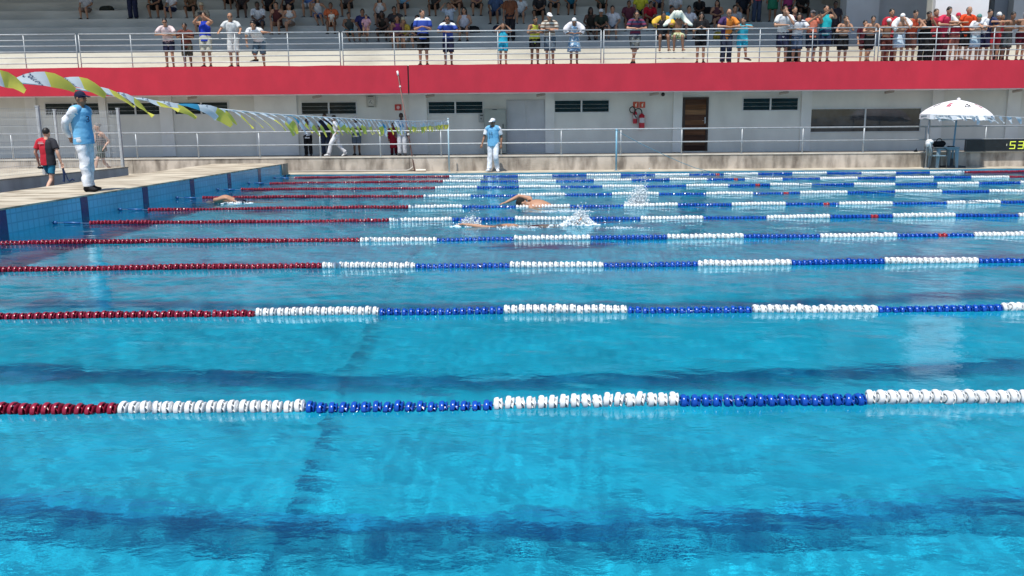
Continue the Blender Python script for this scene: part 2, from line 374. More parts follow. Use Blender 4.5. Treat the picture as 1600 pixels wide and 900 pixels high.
def window(x0, y0, x1, y1, mull, glass=GLASS, trans=True, fr=.035):
    a, z0, c, z1 = rect(x0, y0, x1, y1, YB); mx = [atY(p, (y0+y1)/2, YB).x for p in mull]
    g = G(); y_ = YB-.045
    g.box(a-fr, y_, z0-fr, c+fr, YB+.02, z0); g.box(a-fr, y_, z1, c+fr, YB+.02, z1+fr)
    g.box(a-fr, y_, z0, a, YB+.02, z1); g.box(c, y_, z0, c+fr, YB+.02, z1)
    for q in mx: g.box(q-.03, y_, z0, q+.03, YB+.02, z1)
    f = bpart(g, 'window', FRAMEM)
    ed = [a]+sum(([q-.03, q+.03] for q in mx), [])+[c]
    for i in range(0, len(ed), 2):
        rows = 3 if trans else 1
        for k in range(rows):
            h = (z1-z0)/rows; gg = G()
            yo = .006*k
            gg.add([(ed[i], YB-.012, z0+h*k+.006), (ed[i+1], YB-.012, z0+h*k+.006), (ed[i+1], YB-.03 if trans else YB-.012, z0+h*(k+1)-.006), (ed[i], YB-.03 if trans else YB-.012, z0+h*(k+1)-.006),
                    (ed[i], YB-.004, z0+h*k+.006), (ed[i+1], YB-.004, z0+h*k+.006), (ed[i+1], YB-.022 if trans else YB-.004, z0+h*(k+1)-.006), (ed[i], YB-.022 if trans else YB-.004, z0+h*(k+1)-.006)],
                   [(0, 1, 2, 3), (7, 6, 5, 4), (0, 4, 5, 1), (1, 5, 6, 2), (2, 6, 7, 3), (3, 7, 4, 0)])
            gg.v = [(x, y, z) for x, y, z in gg.v]
            o = bpart(gg, 'pane', glass, None); o.parent = f
    return f
window(72, 161.5, 157, 179, [115]); window(169.5, 161, 251, 179, [212]); window(274, 160, 356, 178, [315])
window(472, 160, 556.5, 178, [514]); window(670, 159, 754, 177, [711.5]); window(867, 157, 951, 175, [908.5])
window(1161, 153.5, 1246, 172, [1203.5]); window(1266, 170, 1437, 205.5, [1351], GLASSB, False)
# louvred timber door
a, z0, c, z1 = rect(1066, 152, 1106, 241, YB); z0 = ZW+.01
g = G(); g.box(a, YB-.05, z0, a+.07, YB+.03, z1); g.box(c-.07, YB-.05, z0, c, YB+.03, z1); g.box(a+.07, YB-.05, z1-.07, c-.07, YB+.03, z1)
g.box(a+.07, YB-.012, z0, c-.07, YB+.0, z1-.07)
DARKWOOD = mat('dark_stained_wood', (.035, .017, .012), .5, .3, 6, .1, stretch=(.3, 1, 3))
door = bpart(g, 'door', DARKWOOD)
tones = [(.05, .025, .016), (.085, .042, .022), (.145, .08, .042), (.06, .03, .02), (.1, .05, .028), (.05, .024, .016), (.075, .036, .02), (.04, .02, .014), (.055, .03, .02), (.03, .016, .012)]
n = 10; hh = (z1-.07-z0-.02)/n
for k in range(n):
    zt = z1-.075-hh*k
    g = G(); g.box(a+.09, YB-.03-.004*(k % 2), zt-hh+.012, c-.09, YB-.013, zt)
    bpart(g, 'plank', mat('door_plank_%d' % k, tuple(q*1.7 for q in tones[k]), .85, .3, 5, .1, stretch=(.3, 1, 4), spec=.15), None).parent = door
g = G(); g.tube([(c-.12, YB-.07, z0+1.02), (c-.12, YB-.07, z0+1.2)], .012, 8); g.tube([(c-.12, YB-.07, z0+1.1), (c-.22, YB-.08, z0+1.1)], .01, 8); g.box(c-.14, YB-.055, z0+1.0, c-.10, YB-.03, z0+1.22)
bpart(g, 'handle', mat('door_steel', (.5, .5, .5), .35, .1, 5, metal=1), None).parent = door
# grey steel double door
a, z0, c, z1 = rect(793, 157, 851, 243, YB); z0 = ZW+.01
g = G(); g.box(a-.03, YB-.03, z0, a, YB+.01, z1+.03); g.box(c, YB-.03, z0, c+.03, YB+.01, z1+.03); g.box(a, YB-.03, z1, c, YB+.01, z1+.03)
GREYDOOR = mat('grey_door_paint', (.50, .51, .53), .55, .08, 2)
d2 = bpart(g, 'door', GREYDOOR); d2['label'] = 'plain grey double door'
xm = (a+c)/2
for p, q in ((a+.004, xm-.006), (xm+.006, c-.004)):
    g = G(); g.box(p, YB-.022, z0, q, YB-.002, z1-.005); g.box(p+.12, YB-.028, z0+.2, q-.12, YB-.023, z0+.95); g.box(p+.12, YB-.028, z0+1.1, q-.12, YB-.023, z1-.15)
    bpart(g, 'door_leaf', GREYDOOR, None).parent = d2

# stepped seating
Y0, RUN, NS = 33.0, .85, 13
ZS = [zrow(77-13.2*k, Y0+RUN*k) for k in range(NS)]
RISER = mat('seating_concrete', (.50, .50, .47), .9, .18, 1.0, .2, stretch=(.6, 1, 2))
FRONTR = mat('sunlit_step_concrete', (.66, .63, .54), .85, .12, 1.2, .2, stretch=(.5, 1, 2), col2=(.52, .49, .42), lo=.3, hi=.5)  # same concrete as the steps behind, coloured paler and warmer as sunlit
g = G(); g.box(XL, YFA+.205, ZT-.016, XE, Y0-.002, ZT); bpart(g, 'terrace_floor', FRONTR)
XS = atY(1322, 40, Y0+2).x
for k in range(NS):
    zb = ZT-.3 if k == 0 else ZS[k-1]-.1
    x1 = XE if k == 0 else XS
    g = G(); g.box(XL, Y0+RUN*k, zb, x1, Y0+RUN*(k+1)+.05, ZS[k]); bpart(g, 'seating_step', FRONTR if k == 0 else RISER)
# roof that shades the seats, carried by columns; added back wall
ZR = 9.2
shade_y = Y0+.06
YRF = shade_y-(ZR-ZS[0])*(-SUN.y/SUN.z)
YBK = Y0+RUN*NS+1.2
CONCR = mat('roof_concrete', (.42, .42, .40), .9, .15, 1)
XW0 = atY(1459, 30, 31.8).x; XW1 = atY(1542, 30, 31.8).x
g = G(); g.box(XL-2, YRF, ZR, XE, YBK+.4, ZR+.35); bpart(g, 'roof', CONCR)
g = G(); g.box(XL, YBK, ZT, XE, YBK+.25, ZR-.004); bpart(g, 'added_back_wall', WALLM)  # out of view, added to block the sky behind the seats
g = G(); g.box(XL-.25, Y0+.3, -.02, XL-.004, YBK, ZR-.004); bpart(g, 'side_wall', WALLM)
GREYC = mat('grey_stand_wall', (.42, .44, .46), .9, .1, 1.5)
Yc = 34.2
a = atY(1321, 40, Yc).x; c = atY(1372, 40, Yc).x
g = G(); g.box(a, Yc, ZT, c, Yc+.7, ZR-.004); bpart(g, 'column', mat('column_paint', (.50, .52, .54), .9, .08, 1.5))
g = G(); g.box(c+.002, Yc+.5, ZT, XW1+4, Yc+.7, ZR-.004); bpart(g, 'inner_wall', GREYC)
g = G(); g.box(XW0, 31.75, ZT, XW1, 31.97, ZR-.3); bpart(g, 'white_wall_panel', mat('bright_white_paint', (.78, .78, .78), .8, .05, 1.2))
xq = atY(1452, 10, 32.2).x
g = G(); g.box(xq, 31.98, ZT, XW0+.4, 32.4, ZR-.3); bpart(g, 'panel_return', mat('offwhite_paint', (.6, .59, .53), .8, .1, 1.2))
a = atY(1548, 30, 33.8).x
g = G(); g.box(a, 33.6, ZT, XE, 33.9, ZR-.004); bpart(g, 'inner_wall', mat('blue_grey_wall', (.23, .26, .30), .9, .1, 1.5))
a = atY(1582, 30, 33.2).x
g = G(); g.box(a, 33.2, ZT, a+.4, 33.58, ZR-.004); bpart(g, 'column', GREYC)

# ================================================================ railings
GALV = mat('galvanised_steel', (.44, .47, .49), .5, .15, 8, metal=.3)
def railing(name, xs, Y, zb, zs, r, label, group, posts_r=None, ends=()):
    t = empty(name, (xs[0], Y, zb), label, 'railing', group)
    for i, z in enumerate(zs):
        rr = r*1.25 if i == 0 else r
        g = G(); g.tube([(0, 0, z-zb), (xs[-1]-xs[0], 0, z-zb)], [rr, rr], 8); g.obj('rail', GALV, t, True)
    for i, x in enumerate(xs):
        pr = (posts_r or r*1.05)
        g = G(); g.tube([(x-xs[0], .004, .004), (x-xs[0], .004, zs[0]-zb-.01)], [pr, pr], 8); g.tube([(x-xs[0], .004, .002), (x-xs[0], .004, .012)], [pr*2.2, pr*2.2], 8)
        g.obj('post', GALV, t, True)
    return t
YRL = YFA+.14
def up(x, y): return atY(x, y, YRL)
TR = [[-212, -131, -50, 33, 36.5][:0] or [-290, -208, -126, -44, 38, 119.5], [124.5, 205, 287, 368, 450, 531], [535.5, 616, 697, 778, 859, 939], [943.5, 1025, 1106, 1187, 1269, 1367], [1372.5, 1462, 1552, 1642, 1732]]
ZRL = [up(CX, p).z for p in (47.6, 56.7, 65.8, 74.9, 84, 93.2)]
pos = ['at the far left end', 'left of the row of lookers', 'left of centre', 'right of centre', 'at the crowded right end']
for i, xs_ in enumerate(TR):
    railing('terrace_railing', [up(p, 75).x for p in xs_], YRL, ZFT-.01, ZRL, .017, 'six rail steel railing panel on the red fascia '+pos[i], 'steel railing panels along the terrace edge')
YWR = YW+.09
px_ = [-80, 18, 117, 213, 309, 405, 500, 594, 689, 783, 877, 970, 1065, 1159, 1254, 1349, 1445, 1539, 1634]
railing('walkway_railing', [atY(p, 224, YWR).x for p in px_], YWR, ZW, [zrow(203, YWR), zrow(223.5, YWR)], .021, 'long two rail steel railing on top of the retaining wall along the walkway', None)

# left fences of thin welded wire
def fence(pts, zb, hgt, label, posts_at, far=False):
    t = empty('wire_fence', (pts[0][0], pts[0][1], zb), label, 'fence', 'wire mesh fences on the raised platform')
    p0 = V((*pts[0], 0)); p1 = V((*pts[1], 0)); d = p1-p0; Ln = d.length; d.normalize()
    for s in posts_at:
        q = d*s; g = G(); rr = .035 if not far else .03
        g.obox(Matrix.Translation((q.x, q.y, hgt/2+.025))@Matrix.Rotation(math.atan2(d.y, d.x), 4, 'Z'), rr, rr, hgt/2+.02)
        g.obox(Matrix.Translation((q.x, q.y, hgt+.06)), rr*1.3, rr*1.3, .012); g.obj('post', mat('fence_post_paint', (.50, .52, .54), .5, .12, 6, metal=.3), t)
    g = G(); n = int(Ln/.06); wm = .0022
    for i in range(n+1):
        q = d*(Ln*i/n); g.add([(q.x-wm, q.y, .05), (q.x+wm, q.y, .05), (q.x+wm, q.y, hgt), (q.x-wm, q.y, hgt), (q.x, q.y+wm, .05), (q.x, q.y+wm, hgt)], [(0, 1, 2, 3), (0, 4, 5, 3), (1, 4, 5, 2)])
    k = int(hgt/.2)
    for i in range(k+1):
        z = .06+(hgt-.08)*i/k; q = d*Ln; w2 = .003
        g.add([(0, 0, z-w2), (q.x, q.y, z-w2), (q.x, q.y, z+w2), (0, 0, z+w2)], [(0, 1, 2, 3)])
    o = g.obj('wire_mesh', mat('fence_wire', (.55, .57, .58), .5, .1, 6, metal=.4), t); o['kind'] = 'stuff'
    return t
fx = lambda y: plat_x(y)-.11
L0 = 12.0
tot = math.hypot(fx(PYF-.06)-fx(L0), PYF-.06-L0)
p2 = atZ(68, 273, .47)
fence([(fx(L0), L0), (fx(PYF-.06), PYF-.06)], .475, 1.62, 'wire mesh fence running back along the platform edge behind the man in red', [0, (p2.y-L0)/2, p2.y-L0, tot])
xa = atZ(26, 261.5, .45).x; xb_ = atZ(112, 261.5, .45).x
fence([(xa-4, PYF-.15), (PXR-.25, PYF-.15)], .452, 1.62, 'wire mesh fence across the back of the platform facing the pool', [0, 4, 4+xb_-xa], True)

# ================================================================ things on the facade
def at_wall(px, py, d=0.0): p = atY(px, py, YB-d); return p
S_ = YB/F*1.0                                     # metres per pixel at the facade
def sign(name, x0, y0, x1, y1, m, label, cat, group=None):
    a, z0, c, z1 = rect(x0, y0, x1, y1, YB)
    t = empty(name, ((a+c)/2, YB, (z0+z1)/2), label, cat, group); g = G(); w_, h_ = (c-a)/2, (z1-z0)/2
    g.box(-w_, -.02, -h_, w_, -.002, h_); g.obj('board', m, t); return t, w_, h_
REDS = mat('sign_red', (.55, .03, .02), .5, .08, 9); WHT = mat('white_plastic', (.8, .8, .79), .4, .06, 9); ORS = mat('sign_orange_red', (.62, .085, .035), .5, .1, 9)
t, w_, h_ = sign('fire_sign', 617, 163, 627.5, 172.5, REDS, 'square red fire sign with a white round mark beside the thin pole', 'sign')
g = G(); g.disc((0, -.022, 0), h_*.55, n=16); g.box(-h_*.15, -.03, -h_*.7, h_*.15, -.027, h_*.3); g.obj('symbol', mat('sign_pale', (.8, .5, .5), .5), t)
for i, (x0, x1) in enumerate(((989, 998), (999, 1008))):
    t, w_, h_ = sign('extinguisher_sign', x0, 159, x1, 168.5, ORS, ['left of two orange red signs above the fire extinguishers', 'right of two orange red signs above the fire extinguishers'][i], 'sign', 'fire extinguisher signs')
    g = G(); g.tube([(0, -.024, -h_*.6), (0, -.024, h_*.25)], [h_*.24, h_*.24], 8); g.tube([(0, -.024, h_*.25), (h_*.35, -.024, h_*.6)], [h_*.1, h_*.1], 6)
    g.v = [(x, -.022-(.004 if y > -.024 else .008), z) for x, y, z in g.v]; g.obj('symbol', mat('sign_cream', (.85, .75, .6), .5), t)
GRN = mat('sign_green', (.01, .075, .055), .5, .1, 9)
t, w_, h_ = sign('exit_sign', 654, 165.5, 666, 171.5, GRN, 'small dark green exit sign with pale arrow on the pilaster', 'sign')
g = G(); g.box(-w_*.75, -.025, -h_*.5, -w_*.3, -.021, h_*.5); g.box(-w_*.1, -.025, -h_*.12, w_*.5, -.021, h_*.12); g.add([(w_*.45, -.025, -h_*.45), (w_*.8, -.025, 0), (w_*.45, -.025, h_*.45)], [(0, 1, 2)]); g.obj('symbol', mat('sign_mint', (.45, .62, .55), .5), t)
BLK = mat('black_plastic', (.012, .013, .015), .4, .2, 9)
t, w_, h_ = sign('direction_sign', 1252.5, 158.5, 1264, 165, GRN, 'tiny dark sign with a figure and slanting arrow beside the big window', 'sign')
g = G(); g.box(-w_*.75, -.025, -h_*.6, -w_*.35, -.021, h_*.6); g.obox(Matrix.Translation((w_*.35, -.023, 0))@Matrix.Rotation(R_(40), 4, 'Y'), w_*.35, .002, h_*.14); g.add([(w_*.75, -.025, -h_*.7), (w_*.75, -.025, h_*.05), (w_*.35, -.025, -h_*.7)], [(0, 1, 2)]); g.obj('symbol', WHT, t)
# wall clock box
a, z0, c, z1 = rect(573, 150, 587.5, 167.5, YB)
t = empty('wall_clock', ((a+c)/2, YB, (z0+z1)/2), 'boxy beige wall clock with round dial above the people on the walkway', 'clock'); w_, h_ = (c-a)/2, (z1-z0)/2
g = G(); g.box(-w_, -.09, -h_, w_, -.002, h_); g.obj('case', mat('beige_plastic', (.46, .45, .40), .6, .08, 6), t)
g = G(); g.box(-w_*.55, -.094, h_*.86, w_*.55, -.0905, h_*.99); g.box(-w_*.6, -.094, -h_*.99, w_*.6, -.0905, -h_*.86); g.obj('vent', BLK, t)
g = G(); g.disc((0, -.092, -.03), w_*.7, n=24, th=.01); g.obj('dial', mat('dial_grey', (.55, .54, .5), .5), t)
g = G(); g.obox(Matrix.Translation((-.03, -.106, 0))@Matrix.Rotation(R_(-50), 4, 'Y'), .07, .003, .012); g.obox(Matrix.Translation((.02, -.106, -.05))@Matrix.Rotation(R_(45), 4, 'Y'), .04, .003, .012); g.obj('hand', mat('dial_hand', (.2, .2, .2), .5), t)
# cabinets
a, z0, c, z1 = rect(757, 170, 791, 243, YB); z0 = ZW+.005
t = empty('steel_cabinet', ((a+c)/2, YB, z0), 'tall olive grey steel cabinet behind the walking official', 'cabinet'); w_ = (c-a)/2
CAB = mat('cabinet_paint', (.34, .36, .32), .55, .1, 3)
g = G(); g.box(-w_, -.35, 0, w_, -.01, z1-z0); g.obj('body', CAB, t)
g = G(); g.box(-w_+.03, -.365, .06, w_-.03, -.352, z1-z0-.05); g.obj('door', CAB, t)
g = G(); g.box(-.08, -.37, z1-z0-.045, .08, -.352, z1-z0-.02); g.box(w_-.12, -.39, .9, w_-.09, -.367, 1.05); g.obj('latch', BLK, t)
a, z0, c, z1 = rect(748, 178, 756, 191, YB)
t = empty('switch_box', ((a+c)/2, YB, (z0+z1)/2), 'small grey wall box left of the tall steel cabinet', 'box'); w_, h_ = (c-a)/2, (z1-z0)/2
g = G(); g.box(-w_, -.1, -h_, w_, -.01, h_); g.obj('case', mat('grey_box', (.42, .43, .41), .6), t); g = G(); g.box(-w_*.4, -.11, h_*.5, w_*.7, -.101, h_*.75); g.box(-w_*.2, -.11, -h_*.3, w_*.15, -.101, h_*.05); g.obj('label_plate', BLK, t)
# extinguishers
EXR = mat('extinguisher_red', (.5, .01, .03), .3, .12, 6); HOSE = mat('black_hose', (.02, .022, .022), .6, .1, 9); LBL = mat('extinguisher_label', (.62, .58, .58), .5, .2, 30)
def extinguisher(x0, y0, x1, y1, hose, label):
    a, z0, c, z1 = rect(x0, y0, x1, y1, YB); r = (c-a)/2; h = z1-z0
    t = empty('fire_extinguisher', ((a+c)/2, YB-r-.02, z0), label, 'fire extinguisher', 'fire extinguishers on the wall')
    g = G(); g.tube([(0, 0, 0), (0, 0, .03), (0, 0, h*.82), (0, 0, h*.9), (0, 0, h*.95)], [r*.9, r, r, r*.6, r*.3], 14); g.obj('cylinder', EXR, t, auto=R_(50))
    g = G(); n = 8; vs = []
    for i in range(n+1):
        an = R_(-150+120*i/n); vs += [(math.cos(an)*(r+.004), math.sin(an)*(r+.004), h*.38), (math.cos(an)*(r+.004), math.sin(an)*(r+.004), h*.68)]
    g.add(vs, [(2*i, 2*i+2, 2*i+3, 2*i+1) for i in range(n)]); g.obj('sticker', LBL, t)
    g = G(); g.box(-.02, -.02, h*.93, .02, .02, h); g.box(-.02, -.08, h*.985, .02, .02, h*1.0+.006); g.obj('valve', BLK, t)
    g = G(); g.tube([V(q) for q in hose], [.02]*len(hose), 8, smooth=4); g.obj('hose', HOSE, t, True)
    g = G(); g.box(-r*.5, r*.6, h*.5, r*.5, r+.018, h*.6); g.obj('bracket', BLK, t)
h1 = .5
extinguisher(988.5, 173, 995, 193, [(0, -.03, .46), (-.04, -.04, .56), (-.12, -.05, .60), (-.2, -.05, .53), (-.18, -.05, .42), (-.08, -.06, .38)], 'smaller left fire extinguisher with looped black hose on the grey wall')
extinguisher(997.5, 176, 1006.5, 201.5, [(0, -.03, .6), (-.05, -.05, .7), (-.17, -.06, .73), (-.28, -.06, .64), (-.27, -.06, .5), (-.2, -.06, .4)], 'larger right fire extinguisher with white label on the grey wall')
# soffit spotlights and the dome camera
for i, (px, py) in enumerate(((300, 149), (495, 149), (672, 148.5), (845, 147.5), (1022, 145.5), (1225, 143.5), (1390, 141.5), (1590, 139.5))):
    p = atY(px, py, YB-.55); p.z = ZFB+.028
    t = empty('spotlight', p, 'small bracket spotlight under the red fascia '+['above the third window from the left', 'above the people on the walkway', 'near the fascia joint', 'above the grey double door', 'above the fire extinguishers', 'left of the big window', 'above the big window', 'near the right frame edge'][i], 'light', 'spotlights under the fascia')
    g = G(); g.box(-.03, -.03, -.07, .03, .03, -.002); g.obj('bracket', mat('spot_metal', (.4, .33, .28), .5, .1, 6), t)
    g = G(); g.tube([(-.16, 0, -.12), (.16, .02, -.06)], [.045, .05], 10); g.obj('lamp_body', mat('spot_metal', (.4, .33, .28)), t, auto=R_(40))
p = atY(1036, 147.5, YB-.12); t = empty('dome_camera', p, 'small black dome camera under the fascia left of the brown door', 'camera')
g = G(); g.ball((0, 0, 0), .07); g.obj('dome', BLK, t, True); g = G(); g.box(-.05, .04, -.03, .05, .118, .05); g.obj('mount', WHT, t)

# ================================================================ lane ropes
def float_mesh():
    g = G(); n = 16; Wd = .028; Ro = .056; Ri = .045
    def ring(x0, x1, ro, ri):
        vs = []; 
        for x, r in ((x0, ri), (x0, ro*.97), (x0+.004, ro), (x1-.004, ro), (x1, ro*.97), (x1, ri)):
            vs += [(x, r*math.cos(2*math.pi*k/n), r*math.sin(2*math.pi*k/n)) for k in range(n)]
        g.add(vs, [(i*n+k, i*n+(k+1) % n, ((i+1) % 6)*n+(k+1) % n, ((i+1) % 6)*n+k) for i in range(6) for k in range(n)])
    prof = [(-.0255, .030), (-.025, .040), (-.018, .047), (-.004, .0485), (.004, .046), (.005, .039), (-.004, .035), (-.018, .033)]
    vs = []
    for x, r in prof: vs += [(x, r*math.cos(2*math.pi*k/n), r*math.sin(2*math.pi*k/n)) for k in range(n)]
    m_ = len(prof); g.add(vs, [(i*n+k, i*n+(k+1) % n, ((i+1) % m_)*n+(k+1) % n, ((i+1) % m_)*n+k) for i in range(m_) for k in range(n)])
    prof = [(-.02, .014), (.020, .018), (.019, .041), (.022, .043), (.0255, .039), (.0255, .012)]
    vs = []
    for x, r in prof: vs += [(x, r*math.cos(2*math.pi*k/n), r*math.sin(2*math.pi*k/n)) for k in range(n)]
    m_ = len(prof); g.add(vs, [(i*n+k, i*n+(k+1) % n, ((i+1) % m_)*n+(k+1) % n, ((i+1) % m_)*n+k) for i in range(m_) for k in range(n)])
    for k in range(6):                                       # slanting vanes from the drum to the end disc
        a = 2*math.pi*k/6; vs = []
        for x, da in ((-.010, 0), (.0195, .8)):
            for r in (.014, .040):
                for e in (-.09, .09):
                    vs.append((x, r*math.cos(a+da+e), r*math.sin(a+da+e)))
        g.add(vs, [(0, 1, 3, 2), (4, 6, 7, 5), (0, 2, 6, 4), (1, 5, 7, 3), (2, 3, 7, 6), (0, 4, 5, 1)])
    g.tube([(-Wd, 0, 0), (Wd, 0, 0)], [.02, .02], 8)
    return g
FG = float_mesh(); FM = FG.mesh('float'); FM.shade_smooth()
_b = bmesh.new(); _b.from_mesh(FM)
for e in _b.edges:
    if len(e.link_faces) == 2 and e.calc_face_angle(0) > R_(48): e.smooth = False
_b.to_mesh(FM); _b.free()
fv = np.array(FG.v); 
FRED = mat('float_red', (.27, .012, .036), .28, .15, 9); FWHT = mat('float_white', (.82, .83, .82), .3, .05, 9); FBLU = mat('float_blue', (.006, .075, .42), .22, .15, 9)
FMK = mat('float_marker_red', (.38, .02, .035), .3, .1, 9); CABLE = mat('rope_cable', (.12, .2, .35), .5, .1, 9); TEN = mat('tensioner_blue', (.02, .11, .30), .4, .1, 9)
BREAKS = [(187, 1353, 4), (398, 1563, 6), (503, 1528, 7), (563, 1521, 8), (608, 1589.5, 10), (638, 1563, 11), (662, 1544, 12), (680, 1529, 13), (692, 1575.6, 15), (702, 1505.6, 15)]
SEG = [1.127, 1.108, 1.10, 1.10, 1.095, 1.09, 1.085, 1.083, 1.08, 1.08]
ordn = ['nearest', 'second', 'third', 'fourth', 'fifth', 'sixth', 'seventh', 'eighth', 'ninth', 'tenth and farthest']
REDX = -2.37
def rope_y(i, x): return .022*math.sin(x*.55+i*1.9)+.010*math.sin(x*1.6+i*.7)
def rope_z(i, x): return .017+.008*math.sin(x*.9+i*2.1)+.004*math.sin(x*3.1+i)
for i in range(10):
    y = ROPE_Y[i]; REDX = atY(BREAKS[i][0], ROPE_PY[i], y).x; seg = (atY(BREAKS[i][1], ROPE_PY[i], y).x-REDX)/BREAKS[i][2]
    t = empty('lane_rope', (REDX, y, 0), ordn[i]+' lane rope from the camera, red floats then white and blue blocks', 'lane rope', 'lane ropes across the pool')
    xl = x_left(y)
    g = G(); g.tube([(xl+.01-REDX, 0, .03), (xl+.9-REDX, 0, .01)]+[(x-REDX, rope_y(i, x), rope_z(i, x)) for x in np.linspace(xl+1, XR-1, 60)]+[(XR-.01-REDX, 0, .03)], .006, 6); g.obj('cable', CABLE, t, True)
    g = G(); g.tube([(xl+.22-REDX, 0, .03), (xl+.5-REDX, 0, .02)], [.016, .022], 8); g.tube([(xl+.04-REDX, 0, .03), (xl+.1-REDX, 0, .03)], [.03, .03], 8); g.obj('tensioner', TEN, t, True)
    pitch = seg/17; blocks = []
    n_left = int((REDX-xl-.62)/pitch); blocks.append((REDX-n_left*pitch, n_left, FRED))
    for k in range(15): blocks.append((REDX+k*seg, 17, FWHT if k % 2 == 0 else FBLU))
    xr = REDX+15*seg; blocks.append((xr, int((XR-.6-xr)/pitch), FRED))
    # pixel limits of what the frame shows, so that only floats in view are separate
    half = 800/F*(y*.982+.33); budget = 300
    for bi, (x0, nn, m_) in enumerate(blocks):
        joined = G()
        rs = random.Random(i*100+bi)
        for q in range(nn):
            x = x0+pitch*(q+.5); mm = m_
            if m_ is FBLU and abs(x-6.03) < pitch*1.1: mm = FMK
            r1, r2, r3 = rs.uniform(0, 6.28), rs.gauss(0, .07), rs.gauss(0, .09)
            z = rope_z(i, x)+rs.gauss(0, .003)+(-.012 if m_ is FBLU else .003 if m_ is FWHT else -.005)
            inview = -half-.1 < x-CX/F*0+.015*y*0 < half+.1
            if i < 4 and inview and budget > 0:
                o = inst('float', FM, mm, t, (x-REDX, rope_y(i, x)+rs.gauss(0, .003), z), (r1, r2, r3)); budget -= 1
            else:
                R3 = np.array(Matrix.Rotation(r3, 3, 'Z') @ Matrix.Rotation(r2, 3, 'Y') @ Matrix.Rotation(r1, 3, 'X'))
                joined.cur = 1 if mm is FMK else 0
                joined.add([tuple(p) for p in fv @ R3.T+np.array([x-REDX, rope_y(i, x), z])], FG.f)
        if joined.v:
            o = joined.obj('float_section', [m_, FMK] if any(joined.mi) else m_, t); o['kind'] = 'stuff'
            for p in o.data.polygons: pass

# ================================================================ flag lines and poles
PAINTP = mat('pale_blue_pole', (.45, .60, .66), .4, .1, 6); FY = thin_cloth('flag_yellow', (.80, .73, .13)); FW = thin_cloth('flag_white', (.74, .80, .84)); FB = thin_cloth('flag_blue', (.06, .32, .52))
INK = mat('flag_ink', (.02, .05, .2), .8)
def flag_mesh(L_, wd, a0, a1, flut, seed, cols, text=None):
    """a pennant hanging from a cord along Y, blown towards +X; angles are from the vertical, at root and tip"""
    rs = random.Random(seed); n = 8; nw = 4; P = []; x = z = 0.0; T = []
    for k in range(n+1):
        u = k/n; an = a0+(a1-a0)*u+.35*flut*math.sin(u*5+rs.uniform(-.4, .4)+seed)
        T.append((x, z, an)); x += math.sin(an)*L_/n; z -= math.cos(an)*L_/n
    yaw = rs.gauss(-.05, .18); tw = rs.gauss(.6, .4)
    def at(u, s):
        k = min(int(u*n), n-1); f = u*n-k
        xx = T[k][0]*(1-f)+T[k+1][0]*f; zz = T[k][1]*(1-f)+T[k+1][1]*f; an = T[k][2]
        ww = wd*(1-u)**.75*.5+.008
        curl = flut*.05*math.sin(3.0*u+s*1.4+seed)*u
        ct, st = math.cos(tw*min(1, u*1.6)), math.sin(tw*min(1, u*1.6)); q_ = curl-s*ww*st
        return V((xx+q_*math.cos(an), s*ww*ct+yaw*u*L_, zz+q_*math.sin(an)))
    g = G(); vs = []
    for k in range(n+1):
        for j in range(nw+1): vs.append(at(k/n, -1+2*j/nw))
    fs = []; mi = []
    for k in range(n):
        for j in range(nw):
            fs.append((k*(nw+1)+j, k*(nw+1)+j+1, (k+1)*(nw+1)+j+1, (k+1)*(nw+1)+j)); mi.append(0 if k < n*.48 else 1)
    g.add(vs, fs); g.mi = mi
    return g, at
def flag_line(pts, name_label, spacing, seed, blow, Lr=(.32, .38), wd=.2, near_text=0):
    t = empty('flag_line', pts[0], name_label, 'flag line', 'pennant lines over the pool')
    o0 = V(pts[0]); g = G(); g.tube([V(p)-o0 for p in pts], .006, 6); g.obj('cord', mat('flag_cord', (.7, .74, .76), .7), t, True)
    d = [0]
    for a, b_ in zip(pts, pts[1:]): d.append(d[-1]+(V(b_)-V(a)).length)
    n = int(d[-1]/spacing); rs = random.Random(seed)
    for k in range(n):
        s = spacing*(k+.5); j = max(q for q in range(len(d)) if d[q] <= s); j = min(j, len(pts)-2)
        f = (s-d[j])/(d[j+1]-d[j]); p = V(pts[j]).lerp(V(pts[j+1]), f)
        a0, a1, fl = blow(p.y, rs)
        rr = rs.random(); cols = (FW, FW) if near_text < 0 else ((FB, FW) if rr < .10 else (FW, FY))
        g, at = flag_mesh(rs.uniform(*Lr), wd, a0, a1, fl, seed*50+k, None)
        o = g.obj('pennant', list(cols), t, True); o.location = p-o0
        if p.y < 12 and p.y > 3.2 and cols[0] is FW:
            vs, fs = text_geo('Correios', .062, 0.0)
            q = []
            for x_, y_, z_ in vs:
                u = .26-y_/.34; s_ = max(-1, min(1, x_/(wd*.5)/(1-u+.1)*.62)); pp = at(max(0, min(.99, u)), s_); q.append(pp)
            for sg in (-1, 1):
                g2 = G(); g2.add([(v.x, v.y, v.z+sg*.004) for v in q], fs); o2 = g2.obj('lettering', INK, o)
    return t
FX = atY(701, 230, 28.95).x
cp = [(-2, 128), (40, 129.5), (90, 134), (140, 142), (200, 152), (260, 161), (320, 168), (370, 173), (420, 178), (480, 181.5), (540, 185), (600, 188), (650, 189.5), (701, 187)]
pts = [atX(a, b_, FX) for a, b_ in cp]; pts[-1] = atY(701, 187.5, 28.95)
pts = [V((FX, 1.9, pts[0].z+.02)), V((FX, (1.9+pts[0].y)/2, pts[0].z-.0))]+pts
def blow_l(y, rs):
    base = R_(84)*math.exp(-max(0, y-4)/7.5)+R_(9)
    nr = math.exp(-max(0, y-4)/7.5)
    return base+.22*nr+rs.gauss(0, .05), base-.16-.5*nr+rs.gauss(0, .10), rs.uniform(.1, .4)
def simplify(ps):
    out = [ps[0]]
    for p in ps[1:]:
        if p.y > out[-1].y+.05: out.append(p)
    return out
